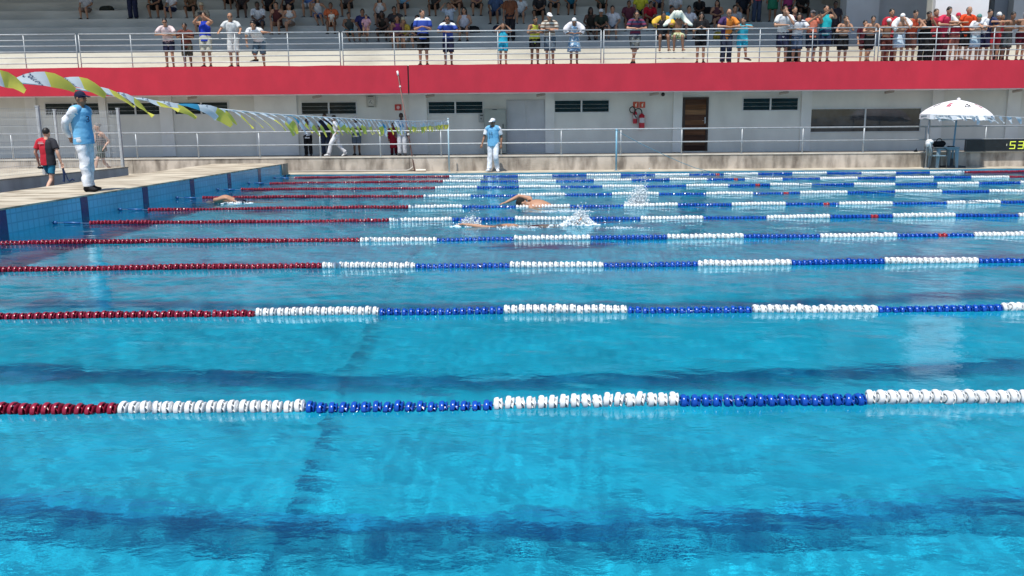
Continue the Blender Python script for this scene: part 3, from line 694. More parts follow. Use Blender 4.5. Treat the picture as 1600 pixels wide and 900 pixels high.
flag_line(simplify(pts), 'line of white and yellow pennants blown sideways above the left end of the pool', .33, 3, blow_l, (.25, .31), .145)
def pole(x, y, z0, z1, r, m, label, group='thin poles at the pool edge', name='pool_pole'):
    t = empty(name, (x, y, z0), label, 'pole', group)
    g = G(); g.tube([(0, 0, 0), (0, 0, z1-z0)], [r, r], 10); g.obj('tube', m, t, True)
    g = G(); g.tube([(0, 0, 0), (0, 0, .02)], [r*2.2, r*2.2], 12); g.obj('socket', GALV, t, auto=R_(40))
    g = G(); g.ball((0, 0, z1-z0+.004), r*1.3, nu=8, nv=6); g.obj('cap', m, t, True); return t
pole(FX, 28.97, ZC, pts[-1].z+.03, .026, PAINTP, 'pale blue upright pole holding the far end of the left pennant line')
pole(FX, 1.88, .12, pts[0].z+.05, .026, PAINTP, 'upright pole holding the near end of the left pennant line')
PX2 = atY(963, 235, 28.97).x; zt = zrow(203, 28.97, 963)
pole(PX2, 28.97, ZC, zt, .03, mat('blue_pole_paint', (.20, .42, .55), .4, .15, 6), 'blue upright pole with a slack rope tied on top')
# slack false start rope
rp = [V((PX2, 28.97, zt-.02))]+[atY(a, b_, c_) for a, b_, c_ in ((1000, 224, 28.9), (1040, 243, 28.8), (1075, 258, 28.7), (1105, 267, 28.3))]+[atZ(a, b_, .06) for a, b_ in ((1180, 279), (1280, 290), (1380, 301), (1480, 311), (1600, 322), (1760, 338))]
g = G(); g.tube(rp, .009, 6, smooth=4); g.v = [tuple(V(v)-rp[0]) for v in g.v]
o = g.obj('slack_rope', mat('teal_rope', (.08, .22, .30), .7, .1, 9), None, True); o.location = rp[0]
tag(o, 'long thin slack rope falling from the blue pole across the lanes to the right', 'rope')
# right pennant line
rx = atY(1449, 225, 28.97).x; zt = zrow(180, 28.97, 1449)
pole(rx, 28.97, ZC, zt+.02, .024, mat('grey_pole_paint', (.38, .39, .40), .4, .1, 6), 'slim grey upright pole half hidden behind the white parasol')
q0 = atX(1553, 181, rx); q1 = atX(1600, 183.5, rx)
rpts = [V((rx, 3.5, q1.z)), V((rx, 10, q1.z-.03)), V((rx, q1.y-3, q1.z-.01)), q1, q0, V((rx, 28.97, zt))]
flag_line(rpts, 'line of narrow white pennants reaching right from behind the parasol', .42, 9, lambda y, rs: (R_(55)+rs.gauss(0, .25), R_(30)+rs.gauss(0, .2), .6), (.22, .3), .1, -1)
# leaning pool cleaning pole, pipe at the wall foot
b0 = atY(648, 266, YW-.12); b0.z = ZC+.02; b1 = atY(621, 112, YFA-.05)
t = empty('cleaning_pole', b0, 'long thin rusty pole with white tip leaning on the red fascia', 'pole')
g = G(); g.tube([(0, 0, 0), b1-b0], [.022, .018], 8); g.obj('shaft', mat('rusty_pole', (.20, .10, .085), .6, .3, 9), t, True)
dv = (b1-b0).normalized(); Lp = (b1-b0).length
g = G()
for s0, s1 in ((Lp-.14, Lp+.02), (Lp*.84, Lp*.84+.05), (Lp*.355, Lp*.355+.06)): g.tube([dv*s0, dv*s1], [.034, .034], 8)
g.obj('sleeve', WHT, t, True)
pa = atY(440, 268.5, YW-.08); pb = atY(640, 267, YW-.08)
g = G(); g.tube([(0, 0, 0), (pb.x-pa.x-.1, 0, 0), (pb.x-pa.x, 0, .03), (pb.x-pa.x+.12, -.02, .12)], [.03]*4, 8)
o = g.obj('drain_pipe', mat('grey_pvc', (.40, .37, .33), .5, .1, 8), None, True); o.location = (pa.x, YW-.05, ZC+.03); tag(o, 'long grey pipe lying along the foot of the retaining wall', 'pipe')
p = atY(650, 266, YW-.3)
g = G(); g.tube([(0, 0, 0), (.33, 0, 0)], [.045, .045], 12); o = g.obj('pipe_offcut', mat('cream_pvc', (.66, .60, .52), .5, .1, 8), None, auto=R_(40)); o.location = (p.x, p.y, ZC+.046); tag(o, 'short cream pipe piece beside the foot of the leaning pole', 'pipe')

# ================================================================ parasol, table, chair, scoreboard
YU = 29.15
pb = atY(1486, 263, YU); ptop = atY(1498, 156, YU); rim = atY(1445.5, 181, YU); rimr = atY(1551, 178, YU)
Rr = (rimr.x-rim.x)/2; cxu = (rim.x+rimr.x)/2
t = empty('parasol', (pb.x, YU, ZC), 'white parasol with small printed emblems on a blue pole beside the pool', 'parasol')
o0 = V((pb.x, YU, ZC)); apex = V((ptop.x, YU, ptop.z))-o0
ax = (apex-V((0, 0, 0))).normalized()
BLP = mat('blue_grey_pole', (.16, .33, .46), .45, .15, 6)
g = G(); g.tube([(0, 0, .03), apex-V((0, 0, .03))], [.03, .026], 10); g.obj('pole', BLP, t, True)
g = G(); g.obox(Matrix.Translation((.05, 0, .03)), .33, .22, .03); g.tube([(0, 0, .05), (0, 0, .3)], [.05, .045], 10); g.obj('base', mat('dark_base', (.05, .06, .07), .7), t)
CANV = mat('white_canvas', (.82, .82, .84), .8, .04, 4, .1)
dz = apex.z-(rim.z-ZC); tilt = Matrix.Rotation(R_(3), 3, 'Y')
def dome(u, a, drop=0):
    s = math.sin(u*1.25)/math.sin(1.25); zz = -dz*(.68*(1-math.cos(u*1.25))/(1-math.cos(1.25))+.32*s**1.15)
    k = 1-.045*u*abs(math.cos(a*4))*0
    return apex+tilt @ V((Rr*s*math.cos(a), Rr*s*math.sin(a), zz-drop))
valz = .15
for k in range(8):
    a0 = 2*math.pi*k/8+R_(20); a1 = a0+2*math.pi/8; g = G(); n = 8; w_ = 6; vs = []
    for i in range(n+1):
        for j in range(w_+1):
            u = .03+.97*i/n; f = j/w_; pA = dome(u, a0); pB = dome(u, a1); pC = dome(u, a0+(a1-a0)*f)
            vs.append(pC.lerp(pA.lerp(pB, f), .75))
    g.add(vs, [(i*(w_+1)+j, i*(w_+1)+j+1, (i+1)*(w_+1)+j+1, (i+1)*(w_+1)+j) for i in range(n) for j in range(w_)])
    pn = g.obj('canopy_panel', CANV, t, True)
    e = vs[-(w_+1):]; c_ = apex+V((0, 0, -dz)); rs = random.Random(k); lift = rs.choice([0, 0, .03, .1]); g = G(); vv_ = []
    for j, p in enumerate(e):
        outd = (p-c_); outd.z = 0; outd.normalize()
        vv_ += [p+outd*.004, p+outd*(.012+lift)+V((0, 0, -valz+lift*.6+.02*math.sin(j*1.3+k)))]
    m_ = len(e); g.add(vv_, [(2*j, 2*j+2, 2*j+3, 2*j+1) for j in range(m_-1)]); va = g.obj('valance', CANV, pn, True)
    # printed marks: an emblem high on the panel, a line of print under it, a band of print on the valance
    am = (a0+a1)/2
    if math.sin(am) < .35:
        def onp(f, u, off=.006):
            pA = dome(u, a0); pB = dome(u, a1); p = dome(u, a0+(a1-a0)*f).lerp(pA.lerp(pB, f), .75); nn = (p-(apex+V((0, 0, -dz*1.6)))).normalized(); return p+nn*off
        red = k % 2 == 0
        em = mat('print_red', (.42, .03, .08), .8) if red else mat('print_black', (.03, .03, .035), .8)
        g = G()
        def quad(f0, u0, f1, u1, mm=g): mm.add([onp(f0, u0), onp(f1, u0), onp(f1, u1), onp(f0, u1)], [(0, 1, 2, 3)])
        if red: quad(.38, .40, .60, .46); quad(.38, .40, .45, .60); quad(.53, .50, .60, .60); quad(.38, .55, .60, .61); quad(.45, .49, .53, .52)
        else: quad(.48, .42, .62, .50); quad(.56, .48, .68, .57); quad(.34, .52, .43, .60); quad(.46, .56, .53, .62)
        g.obj('emblem', em, pn)
        g = G()
        for q in range(9): quad(.28+.05*q, .68, .315+.05*q, .705 if q % 3 else .715, g)
        g.obj('print_line', mat('print_grey', (.35, .33, .35), .8), pn)
        g = G(); m2 = len(e)
        for q in range(10):
            f0 = .22+.055*q; f1 = f0+.04; 
            def onv(f, v):
                x_ = f*(m_-1); j = int(x_); r_ = x_-j; A = vv_[2*j].lerp(vv_[2*j+2], r_); B = vv_[2*j+1].lerp(vv_[2*j+3], r_); p = A.lerp(B, v); od = p-c_; od.z = 0; return p+od.normalized()*.005
            g.add([onv(f0, .3), onv(f1, .3), onv(f1, .62), onv(f0, .62)], [(0, 1, 2, 3)])
        g.obj('print_band', mat('print_slate', (.12, .2, .26), .8), va)
g = G(); g.ball(apex+V((0, 0, .02)), (.06, .06, .04), nu=10, nv=6); g.tube([apex, apex+V((0, 0, .07))], [.02, .02], 8); g.obj('finial', CANV, t, True)
g = G()
for k in range(8):
    a0 = 2*math.pi*k/8+R_(20); q = dome(.97, a0); g.tube([apex-V((0, 0, .04)), dome(.5, a0)-V((0, 0, .02)), q-V((0, 0, .012))], [.006]*3, 5); g.tube([apex*.72, dome(.55, a0)-V((0, 0, .03))], [.005, .005], 5)
g.obj('ribs', GALV, t)
# plastic table
PLB = mat('blue_grey_plastic', (.24, .33, .38), .45, .1, 6)
x0 = atY(1458.5, 232, 29.2).x; x1 = atY(1492, 232, 29.2).x; zt = zrow(229.5, 29.2, 1475)
t = empty('plastic_table', ((x0+x1)/2, 29.2, ZC), 'small blue grey plastic table under the white parasol', 'table'); w_ = (x1-x0)/2; ht = zt-ZC
g = G(); g.box(-w_, -.33, ht-.035, w_, .33, ht); g.box(-w_+.03, -.3, ht-.09, w_-.03, .3, ht-.036); g.obj('tabletop', PLB, t)
for sx, sy in ((-1, -1), (1, -1), (1, 1), (-1, 1)):
    g = G(); g.tube([(sx*(w_-.06), sy*.27, ht-.04), (sx*(w_-.03), sy*.29, .002)], [(.075, .045), (.05, .03)], 6); g.obj('leg', PLB, t)
xc = atY(1457, 245, 29.0).x
t = empty('plastic_chair', (xc+.1, 28.95, ZC), 'blue grey plastic chair with curved arms drawn up to the table', 'chair')
g = G(); g.box(-.22, -.22, .40, .24, .22, .43); g.obj('seat', PLB, t)
g = G(); g.tube([(-.22, 0, .42), (-.27, 0, .62), (-.3, 0, .82)], [(.22, .02), (.22, .015), (.16, .015)], 10, right=(0, 1, 0)); g.obj('backrest', PLB, t, True)
DK = mat('dark_chair_leg', (.07, .075, .08), .5)
for sy in (-1, 1):
    g = G(); g.tube([(-.30, sy*.22, .002), (-.26, sy*.22, .4), (-.22, sy*.23, .64)], [.016]*3, 8, smooth=3); g.obj('leg', DK, t, True)
    g = G(); g.tube([(.26, sy*.22, .002), (.24, sy*.23, .4), (.22, sy*.23, .62)], [.016]*3, 8, smooth=3); g.obj('leg', DK, t, True)
    g = G(); g.tube([(-.27, sy*.23, .66), (0, sy*.24, .67), (.18, sy*.23, .64), (.23, sy*.23, .58)], [.02]*4, 8, smooth=3); g.obj('arm', DK, t, True)
p = atY(1452, 223.5, 28.95)
g = G(); g.ball((0, 0, 0), (.13, .12, .09)); g.ball((-.05, -.02, -.06), (.09, .1, .1)); g.ball((.06, .02, -.07), (.03, .08, .06))
o = g.obj('white_towel', cloth((.8, .8, .8)), None, True); o.location = (xc+.1-.26, 28.95, ZC+.86); tag(o, 'bunched white towel hung over the back of the plastic chair', 'towel')
pbg = atY(1468, 229, 29.1)
t = empty('black_bag', (pbg.x, 29.15, zt+.002), 'black holdall with a loop handle on the plastic table', 'bag')
g = G(); g.tube([(-.19, 0, .085), (-.15, 0, .095), (.15, 0, .1), (.19, 0, .085)], [(.06, .075), (.095, .11), (.1, .11), (.06, .075)], 12, right=(0, 0, 1)); g.v = [(x, y, max(0, z)) for x, y, z in g.v]; g.obj('body', cloth((.015, .015, .018)), t, True)
g = G(); g.tube([(-.1, 0, .17), (-.05, 0, .26), (.05, 0, .26), (.1, 0, .17)], [.014]*4, 8, smooth=4); g.obj('handle', cloth((.015, .015, .018)), t, True)
p = atY(1486, 228, 29.1)
g = G(); g.box(-.1, -.07, 0, .1, .07, .02); g.box(-.09, -.06, .021, .07, .05, .032); o = g.obj('clipboard', BLK); o.location = (p.x, 29.1, zt+.002); tag(o, 'dark clipboard lying at the right of the plastic table', 'clipboard')
# scoreboard
YSB = YW-.12
a, z0, c, z1 = rect(1510, 218, 1600, 235.5, YSB); c = a+(c-a)*1.55
t = empty('scoreboard', (a, YSB, z0), 'long black timing board with yellow digits at the right frame edge', 'scoreboard')
hh = z1-z0; ww = c-a
g = G(); g.box(0, 0, 0, ww, .1, hh); g.obj('case', mat('board_black', (.014, .016, .018), .35, .3, 6), t)
g = G(); g.box(-.012, -.012, -.02, ww+.01, .09, -.001); g.box(-.012, -.012, hh+.001, ww+.01, .09, hh+.015); g.box(-.02, -.012, 0, -.002, .09, hh); g.obj('edge_trim', mat('board_trim', (.08, .085, .09), .5), t)
for sx in (.15, ww-.3): 
    g = G(); g.box(sx, .101, -.0, sx+.05, .2, hh*.5); g.obj('bracket', GALV, t)
DIG = bpy.data.materials.new('lit_digit'); DIG.use_nodes = True; b = DIG.node_tree.nodes['Principled BSDF']; b.inputs['Base Color'].default_value = (.6, .7, .05, 1); b.inputs['Emission Color'].default_value = (.75, .85, .12, 1); b.inputs['Emission Strength'].default_value = .5
def digit(ch, x, wd, hd, zb):
    segs = {'5': 'afgcd', '3': 'abgcd', '1': 'bc'}[ch]; th = .028; g = G(); y0, y1 = -.008, -.001
    sl = lambda z: (z-zb)*.08
    B = {'a': (0, hd-th, wd, hd), 'g': (0, hd/2-th/2, wd, hd/2+th/2), 'd': (0, 0, wd, th), 'f': (0, hd/2+th*.6, th, hd-th*1.1), 'b': (wd-th, hd/2+th*.6, wd, hd-th*1.1), 'e': (0, th*1.1, th, hd/2-th*.6), 'c': (wd-th, th*1.1, wd, hd/2-th*.6)}
    for s in segs:
        q = B[s]; g.box(x+q[0], y0, zb+q[1], x+q[2], y1, zb+q[3])
    g.v = [(vx+(vz-zb)*.06, vy, vz) for vx, vy, vz in g.v]
    g.obj('digit', DIG, t)
k = YSB/F*1.0
digit('5', (1577.5-1510)*k*.985, .19, hh*.68, hh*.15); digit('3', (1590.8-1510)*k*.985, .19, hh*.68, hh*.15)
g = G(); g.box((1571.5-1510)*k, -.008, hh*.42, (1572.7-1510)*k, -.001, hh*.62); g.obj('digit', mat('dim_digit', (.5, .5, .4), .5), t)
p = atY(1434, 234, YW+.3); g = G(); g.ball((0, 0, .05), (.07, .05, .05)); g.tube([(0, 0, .08), (.03, 0, .14)], [.02, .012], 8); o = g.obj('black_pouch', BLK, None, True); o.location = (p.x, YW+.45, ZW-.034); tag(o, 'tiny black pouch left on the walkway under the big window', 'pouch')

# ================================================================ people
# A figure faces -Y with its feet at the origin. Joints are laid out per pose; the body is one closed voxel surface.
def P_(pel=(0, 0, .95), chest=(0, 0, 1.27), neck=(0, .0, 1.45), head=(0, -.03, 1.605), right=(1, 0, 0), face=(0, -1, -.12), **k):
    d = dict(pel=V(pel), chest=V(chest), neck=V(neck), head=V(head), right=V(right).normalized(), face=V(face).normalized(), shw=.185, hipw=.09)
    d.update({a: (V(b) if isinstance(b, tuple) else b) for a, b in k.items()}); r = d['right']; up = (d['neck']-d['chest']).normalized()
    for s, sg in (('R', -1), ('L', 1)):
        d.setdefault('sh'+s, d['neck']+r*(sg*d['shw'])-up*.055)
        d.setdefault('hip'+s, d['pel']+r*(sg*d['hipw'])+V((0, 0, -.04)))
        d.setdefault('kn'+s, d['hip'+s]+V((sg*.01, -.025, -.42))); d.setdefault('an'+s, d['kn'+s]+V((sg*.005, .045, -.41)))
        d.setdefault('toe'+s, V((sg*.22, -1, 0)))
        d.setdefault('el'+s, d['sh'+s]+V((sg*.06, .02, -.29))); d.setdefault('wr'+s, d['el'+s]+V((-sg*.01, -.09, -.24)))
        d.setdefault('hd'+s, (V(d['wr'+s])-V(d['el'+s])).normalized())
        for q in ('el', 'wr', 'kn', 'an', 'sh', 'hip', 'hd', 'toe'): d[q+s] = V(d[q+s])
        d['hd'+s].normalize()
    return d
POSE = {}
LEAN = dict(pel=(0, .1, .94), chest=(0, -.04, 1.25), neck=(0, -.12, 1.42), head=(0, -.19, 1.565))
POSE['lean'] = P_(**LEAN, elL=(.34, -.22, 1.15), wrL=(.07, -.30, 1.13), elR=(-.34, -.22, 1.15), wrR=(-.07, -.31, 1.14), hdL=(-1, -.3, -.15), hdR=(1, -.3, -.15), face=(.15, -1, -.3))
POSE['lean_cross'] = P_(**LEAN, elL=(.31, -.2, 1.14), wrL=(.08, -.32, 1.12), elR=(-.31, -.2, 1.14), wrR=(-.06, -.30, 1.13), hdL=(-1, -.1, -.1), hdR=(1, -.1, -.1), face=(-.2, -1, -.3),
                         knL=(.02, .03, .50), anL=(-.09, .10, .085), knR=(-.06, .04, .5), anR=(-.03, .02, .085))
POSE['prop'] = P_(pel=(0, .08, .95), chest=(0, -.02, 1.27), neck=(0, -.07, 1.44), head=(0, -.12, 1.59), elL=(.31, -.1, 1.22), wrL=(.33, -.27, 1.11), elR=(-.31, -.1, 1.22), wrR=(-.34, -.27, 1.11), hdL=(0, -.8, -.4), hdR=(0, -.8, -.4), face=(.25, -1, -.25))
POSE['shade_eyes'] = P_(elL=(.31, -.14, 1.40), wrL=(.13, -.17, 1.60), elR=(-.31, -.14, 1.40), wrR=(-.13, -.17, 1.60), hdL=(-.8, -.2, .5), hdR=(.8, -.2, .5))
POSE['camera_face'] = P_(elL=(.30, -.14, 1.42), wrL=(.08, -.24, 1.58), elR=(-.28, -.16, 1.40), wrR=(-.10, -.24, 1.56), hdL=(-.7, -.2, .3), hdR=(.7, -.2, .4), face=(.1, -1, -.1))
POSE['hand_face'] = P_(**LEAN, elL=(.25, -.26, 1.16), wrL=(.07, -.29, 1.42), elR=(-.3, -.2, 1.14), wrR=(.02, -.31, 1.13), hdL=(-.3, -.1, .9), hdR=(1, -.1, 0), face=(.25, -1, -.2))
POSE['phone_low'] = P_(elL=(.24, -.05, 1.12), wrL=(.06, -.25, 1.20), elR=(-.24, -.05, 1.12), wrR=(-.06, -.25, 1.21), hdL=(-.5, -.6, .4), hdR=(.5, -.6, .4), face=(0, -1, -.55))
POSE['phone_out'] = P_(elL=(.25, -.22, 1.33), wrL=(.10, -.46, 1.47), elR=(-.2, -.2, 1.33), wrR=(-.02, -.46, 1.49), hdL=(-.4, -.5, .6), hdR=(.4, -.5, .6), face=(.2, -1, 0), head=(0, -.04, 1.60))
POSE['stand'] = P_(face=(.2, -1, -.15))
POSE['stand_chest'] = P_(elL=(.25, -.03, 1.14), wrL=(.06, -.24, 1.19), elR=(-.25, -.03, 1.14), wrR=(-.08, -.25, 1.17), hdL=(-.8, -.4, .2), hdR=(.8, -.4, .2), face=(.7, -1, -.1))
POSE['fold'] = P_(**LEAN, elL=(.27, -.18, 1.14), wrL=(-.02, -.31, 1.17), elR=(-.27, -.18, 1.14), wrR=(.04, -.30, 1.12), hdL=(-1, 0, .05), hdR=(1, 0, .05), face=(.4, -1, -.35))
POSE['bend'] = P_(pel=(.02, .2, .93), chest=(0, -.05, 1.18), neck=(0, -.18, 1.30), head=(.02, -.27, 1.42), elL=(.32, -.26, 1.17), wrL=(.5, -.31, 1.16), elR=(-.24, -.24, 1.03), wrR=(-.2, -.30, .80), hdL=(1, -.2, 0), face=(.3, -1, -.6), anR=(-.16, .26, .30), knR=(-.12, .06, .48), toeR=(-1, -.2, -.1))
KID = dict(pel=(0, .06, .94), chest=(0, -.02, 1.26), neck=(0, -.06, 1.43), head=(0, -.11, 1.585))
POSE['kid_rail'] = P_(**KID, elL=(.33, -.17, 1.38), wrL=(.05, -.30, 1.36), elR=(-.33, -.17, 1.38), wrR=(-.06, -.29, 1.37), hdL=(-1, -.1, 0), hdR=(1, -.1, 0), face=(-.1, -1, -.25))
POSE['kid_mid'] = P_(**KID, elL=(.27, -.12, 1.16), wrL=(.05, -.28, 1.2), elR=(-.27, -.12, 1.16), wrR=(-.06, -.28, 1.22), hdL=(-.9, -.2, .3), hdR=(.9, -.2, .3), face=(-.1, -1, -.25))
POSE['foot_up'] = P_(**KID, elL=(.30, -.17, 1.34), wrL=(.10, -.31, 1.37), elR=(-.24, -.1, 1.2), wrR=(-.08, -.29, 1.36), hdL=(-.9, -.2, .1), hdR=(.9, -.1, 0), face=(-.7, -.8, -.1), knL=(.11, -.02, .5), anL=(.18, .28, .25), toeL=(.9, -.3, -.3))
POSE['hang'] = P_(pel=(0, .0, .46), chest=(0, -.02, .78), neck=(0, -.08, .95), head=(0, -.15, 1.09), knL=(.13, -.36, .42), knR=(-.13, -.36, .42), anL=(.16, -.36, .02), anR=(-.13, -.33, .02), elL=(.32, -.12, .82), wrL=(.24, -.34, .80), elR=(-.32, -.12, .82), wrR=(-.24, -.34, .80), face=(0, -1, -.5), hipL=(.09, -.02, .44), hipR=(-.09, -.02, .44))
POSE['walk'] = P_(neck=(0, -.02, 1.45), head=(0, -.06, 1.60), knL=(.10, -.14, .50), anL=(.13, -.02, .10), knR=(-.10, -.06, .49), anR=(-.12, -.16, .085), toeR=(-.3, -1, .12), toeL=(.3, -1, -.15),
                  elL=(.27, .02, 1.12), wrL=(.27, -.06, .88), elR=(-.29, -.05, 1.12), wrR=(-.34, -.17, .90), face=(-.45, -1, -.25))
POSE['walk_far'] = P_(neck=(0, -.02, 1.45), head=(0, -.06, 1.60), knL=(.10, -.20, .53), anL=(.10, -.16, .09), knR=(-.08, .06, .50), anR=(-.09, .36, .16), toeR=(0, -1, -.6),
                      elL=(.29, .03, 1.16), wrL=(.30, -.05, .90), elR=(-.30, .04, 1.15), wrR=(-.36, .02, .89), face=(0, -1, -.1))
POSE['behind_back'] = P_(chest=(0, .01, 1.27), elL=(.24, .16, 1.17), wrL=(.08, .20, .98), elR=(-.24, .16, 1.17), wrR=(-.07, .22, .95), hdL=(-.7, .1, -.5), hdR=(.7, .1, -.5), anL=(.10, .05, .085), anR=(-.10, -.06, .085), knL=(.095, .01, .5), knR=(-.095, -.05, .5), face=(-.1, -1, -.1))
POSE['strider'] = P_(neck=(0, -.06, 1.44), head=(0, -.10, 1.60), knL=(.09, -.24, .55), anL=(.09, -.36, .10), knR=(-.09, .06, .50), anR=(-.09, .34, .15), toeR=(0, -1, -.6), elL=(.22, .14, 1.14), wrL=(.2, -.02, .95), elR=(-.22, -.1, 1.13), wrR=(-.18, -.34, 1.06))
ST = dict(pel=(0, .38, .50), chest=(0, .34, .84), neck=(0, .30, 1.02), head=(0, .25, 1.165), hipL=(.09, .34, .47), hipR=(-.09, .34, .47))
POSE['sit_knees'] = P_(**ST, knL=(.13, -.07, .49), knR=(-.13, -.07, .49), anL=(.14, -.02, .085), anR=(-.14, -.02, .085), elL=(.26, .26, .74), wrL=(.15, .02, .60), elR=(-.26, .26, .74), wrR=(-.15, .02, .60), hdL=(0, -1, -.2), hdR=(0, -1, -.2))
SH = dict(pel=(0, .38, .50), chest=(0, .22, .80), neck=(0, .12, .96), head=(0, .04, 1.09), hipL=(.09, .34, .47), hipR=(-.09, .34, .47))
POSE['sit_hunch'] = P_(**SH, knL=(.17, -.07, .49), knR=(-.17, -.07, .49), anL=(.15, 0, .085), anR=(-.15, 0, .085), elL=(.20, .03, .66), wrL=(.04, -.12, .56), elR=(-.20, .03, .66), wrR=(-.04, -.13, .57), hdL=(-.7, -.5, -.2), hdR=(.7, -.5, -.2), face=(.2, -1, -.25))
POSE['sit_up'] = P_(**ST, knL=(.10, -.07, .49), knR=(-.10, -.07, .49), anL=(.1, -.04, .085), anR=(-.1, -.04, .085), elL=(.33, .16, 1.02), wrL=(.16, .12, 1.2), elR=(-.33, .16, 1.02), wrR=(-.16, .12, 1.2), hdL=(-.7, -.2, .6), hdR=(.7, -.2, .6))
POSE['sit_cross'] = P_(**ST, knL=(.06, -.10, .55), anL=(-.16, -.06, .38), knR=(-.08, -.07, .49), anR=(-.08, -.02, .085), elL=(.25, .2, .76), wrL=(.02, .04, .66), elR=(-.25, .2, .76), wrR=(-.02, .03, .68), hdL=(-.9, -.2, 0), hdR=(.9, -.2, 0), face=(-.35, -1, -.1), toeL=(-.8, -.5, -.2))
POSE['sit_side'] = P_(**ST, knL=(.10, -.07, .49), knR=(-.13, -.07, .49), anL=(.2, -.05, .085), anR=(0, -.05, .085), elL=(.36, .3, .78), wrL=(.44, .22, .55), elR=(-.25, .2, .75), wrR=(-.1, .02, .60), face=(.6, -1, -.1))

def lerp(a, b, t): return a*(1-t)+b*t
def torso(P, e=0.0, hem=None, fem=0):
    r = P['right']; pel, ch, nk = P['pel'], P['chest'], P['neck']; up = (ch-pel).normalized()
    sec = [(pel-up*.09, .125, .10), (pel, .168, .118), (lerp(pel, ch, .45), .138, .100), (lerp(pel, ch, .95), .168, .118), (lerp(ch, nk, .6), .165, .10), (nk, .075, .066)]
    if hem is not None: sec = [(pel-up*hem, .168, .12), (pel, .17, .12), (lerp(pel, ch, .45), .152, .11)]+sec[3:]
    return [s[0] for s in sec], [(s[1]+e, s[2]+e) for s in sec]
def hand(g, w, d, pn, sc_=1.0, curl=.35):
    d = d.normalized(); s = d.cross(pn).normalized(); pn = s.cross(d).normalized()
    g.tube([w-d*.02, w+d*.03, w+d*.085], [(.026, .018), (.036, .017), (.04, .014)], 8, right=s)
    for i, L_ in enumerate((.062, .075, .07, .055)):
        b0 = w+d*.075+s*(.031-.0207*i); k = curl+.08*i; d1 = (d-pn*k*.5+s*(.10-.07*i)).normalized(); d2 = (d-pn*k*1.6).normalized()
        g.tube([b0, b0+d1*L_*.55, b0+d1*L_*.55+d2*L_*.5], [.0095, .009, .007], 6)
    t0 = w+d*.025+s*.03; t1 = (d*.7+s*.75-pn*.3).normalized(); g.tube([t0-s*.012, t0+t1*.032, t0+t1*.03+(d*.9+s*.3-pn*.4).normalized()*.03], [.0125, .011, .008], 6)
def headM(P):
    f = P['face']; z = V((0, 0, 1)); up0 = (P['head']-P['neck']).normalized()
    if abs(f.z) > .9 or P.get('prone'): z = up0 if not P.get('prone') else V(P['hup'])
    x = z.cross(-f).normalized() if True else None
    y = -f; x = y.cross(z).normalized(); z = x.cross(y).normalized()
    return Matrix((x, y, z)).transposed()          # columns: right(+x), back(+y), up(+z)
def body(P, vox=.0135):
    g = G(); r = P['right']
    p, q = torso(P); g.tube(p, q, 18, right=r, smooth=4)
    g.tube([lerp(P['neck'], P['chest'], .12), lerp(P['neck'], P['head'], .55)], [.058, .052], 12)
    M = headM(P); h = P['head']
    g.ball(h+M@V((0, .012, .018)), (.074, .092, .105), M, 16, 12)             # skull
    g.tube([h+M@V((0, -.01, .0)), h+M@V((0, -.028, -.055)), h+M@V((0, -.045, -.105))], [(.064, .07), (.056, .06), (.026, .03)], 12, right=M@V((1, 0, 0)))
    g.tube([h+M@V((0, -.078, .02)), h+M@V((0, -.104, -.022)), h+M@V((0, -.082, -.035))], [.009, .015, .011], 6)
    for sg in (-1, 1): g.ball(h+M@V((sg*.078, .012, -.005)), (.012, .022, .032), M, 8, 6)
    g.tube([h+M@V((-.024, -.083, -.062)), h+M@V((.024, -.083, -.062))], [.008, .008], 6)
    for s, sg in (('R', -1), ('L', 1)):
        sh, el, wr = P['sh'+s], P['el'+s], P['wr'+s]
        g.tube([lerp(P['neck'], sh, .55), sh, lerp(sh, el, .35), el, lerp(el, wr, .3), wr], [.052, .056, .048, .038, .041, .026], 10, smooth=3)
        up_ = V((0, 0, 1)) if abs(P['hd'+s].z) < .85 else V((0, -1, 0))
        pn = P.get('pn'+s, up_); hand(g, wr, P['hd'+s], V(pn), 1, P.get('curl', .4))
        hp, kn, an = P['hip'+s], P['kn'+s], P['an'+s]
        g.tube([hp, lerp(hp, kn, .4), kn, lerp(kn, an, .33), lerp(kn, an, .8), an], [.084, .073, .052, .053, .037, .036], 12, smooth=3)
        t = P['toe'+s].normalized(); sd_ = t.cross(V((0, 0, 1))); fz = V((0, 0, -.05)) if not P.get('prone') else V((0, 0, 0))
        g.tube([an-t*.05+fz, an+fz*.55+t*.03, an+fz*1.0+t*.12, an+fz*1.1+t*.175], [(.032, .034), (.038, .034), (.044, .024), (.03, .014)], 8, right=sd_ if sd_.length > .1 else None)
    me = g.mesh('tmp'); o = bpy.data.objects.new('tmp', me); C.objects.link(o)
    md = o.modifiers.new('r', 'REMESH'); md.mode = 'VOXEL'; md.voxel_size = vox
    sm = o.modifiers.new('s', 'SMOOTH'); sm.factor = .5; sm.iterations = 1
    dg = bpy.context.evaluated_depsgraph_get(); out = bpy.data.meshes.new_from_object(o.evaluated_get(dg)); out.name = 'person'
    bpy.data.objects.remove(o); bpy.data.meshes.remove(me); out.materials.clear(); out.shade_smooth(); return out
def rumple(g, amt, sc_=9.0, start=0):
    for i in range(start, len(g.v)):
        p = V(g.v[i]); n = noise.noise_vector(p*sc_)*amt+noise.noise_vector(p*sc_*2.6+V((3, 1, 7)))*amt*.5; g.v[i] = tuple(p+n)
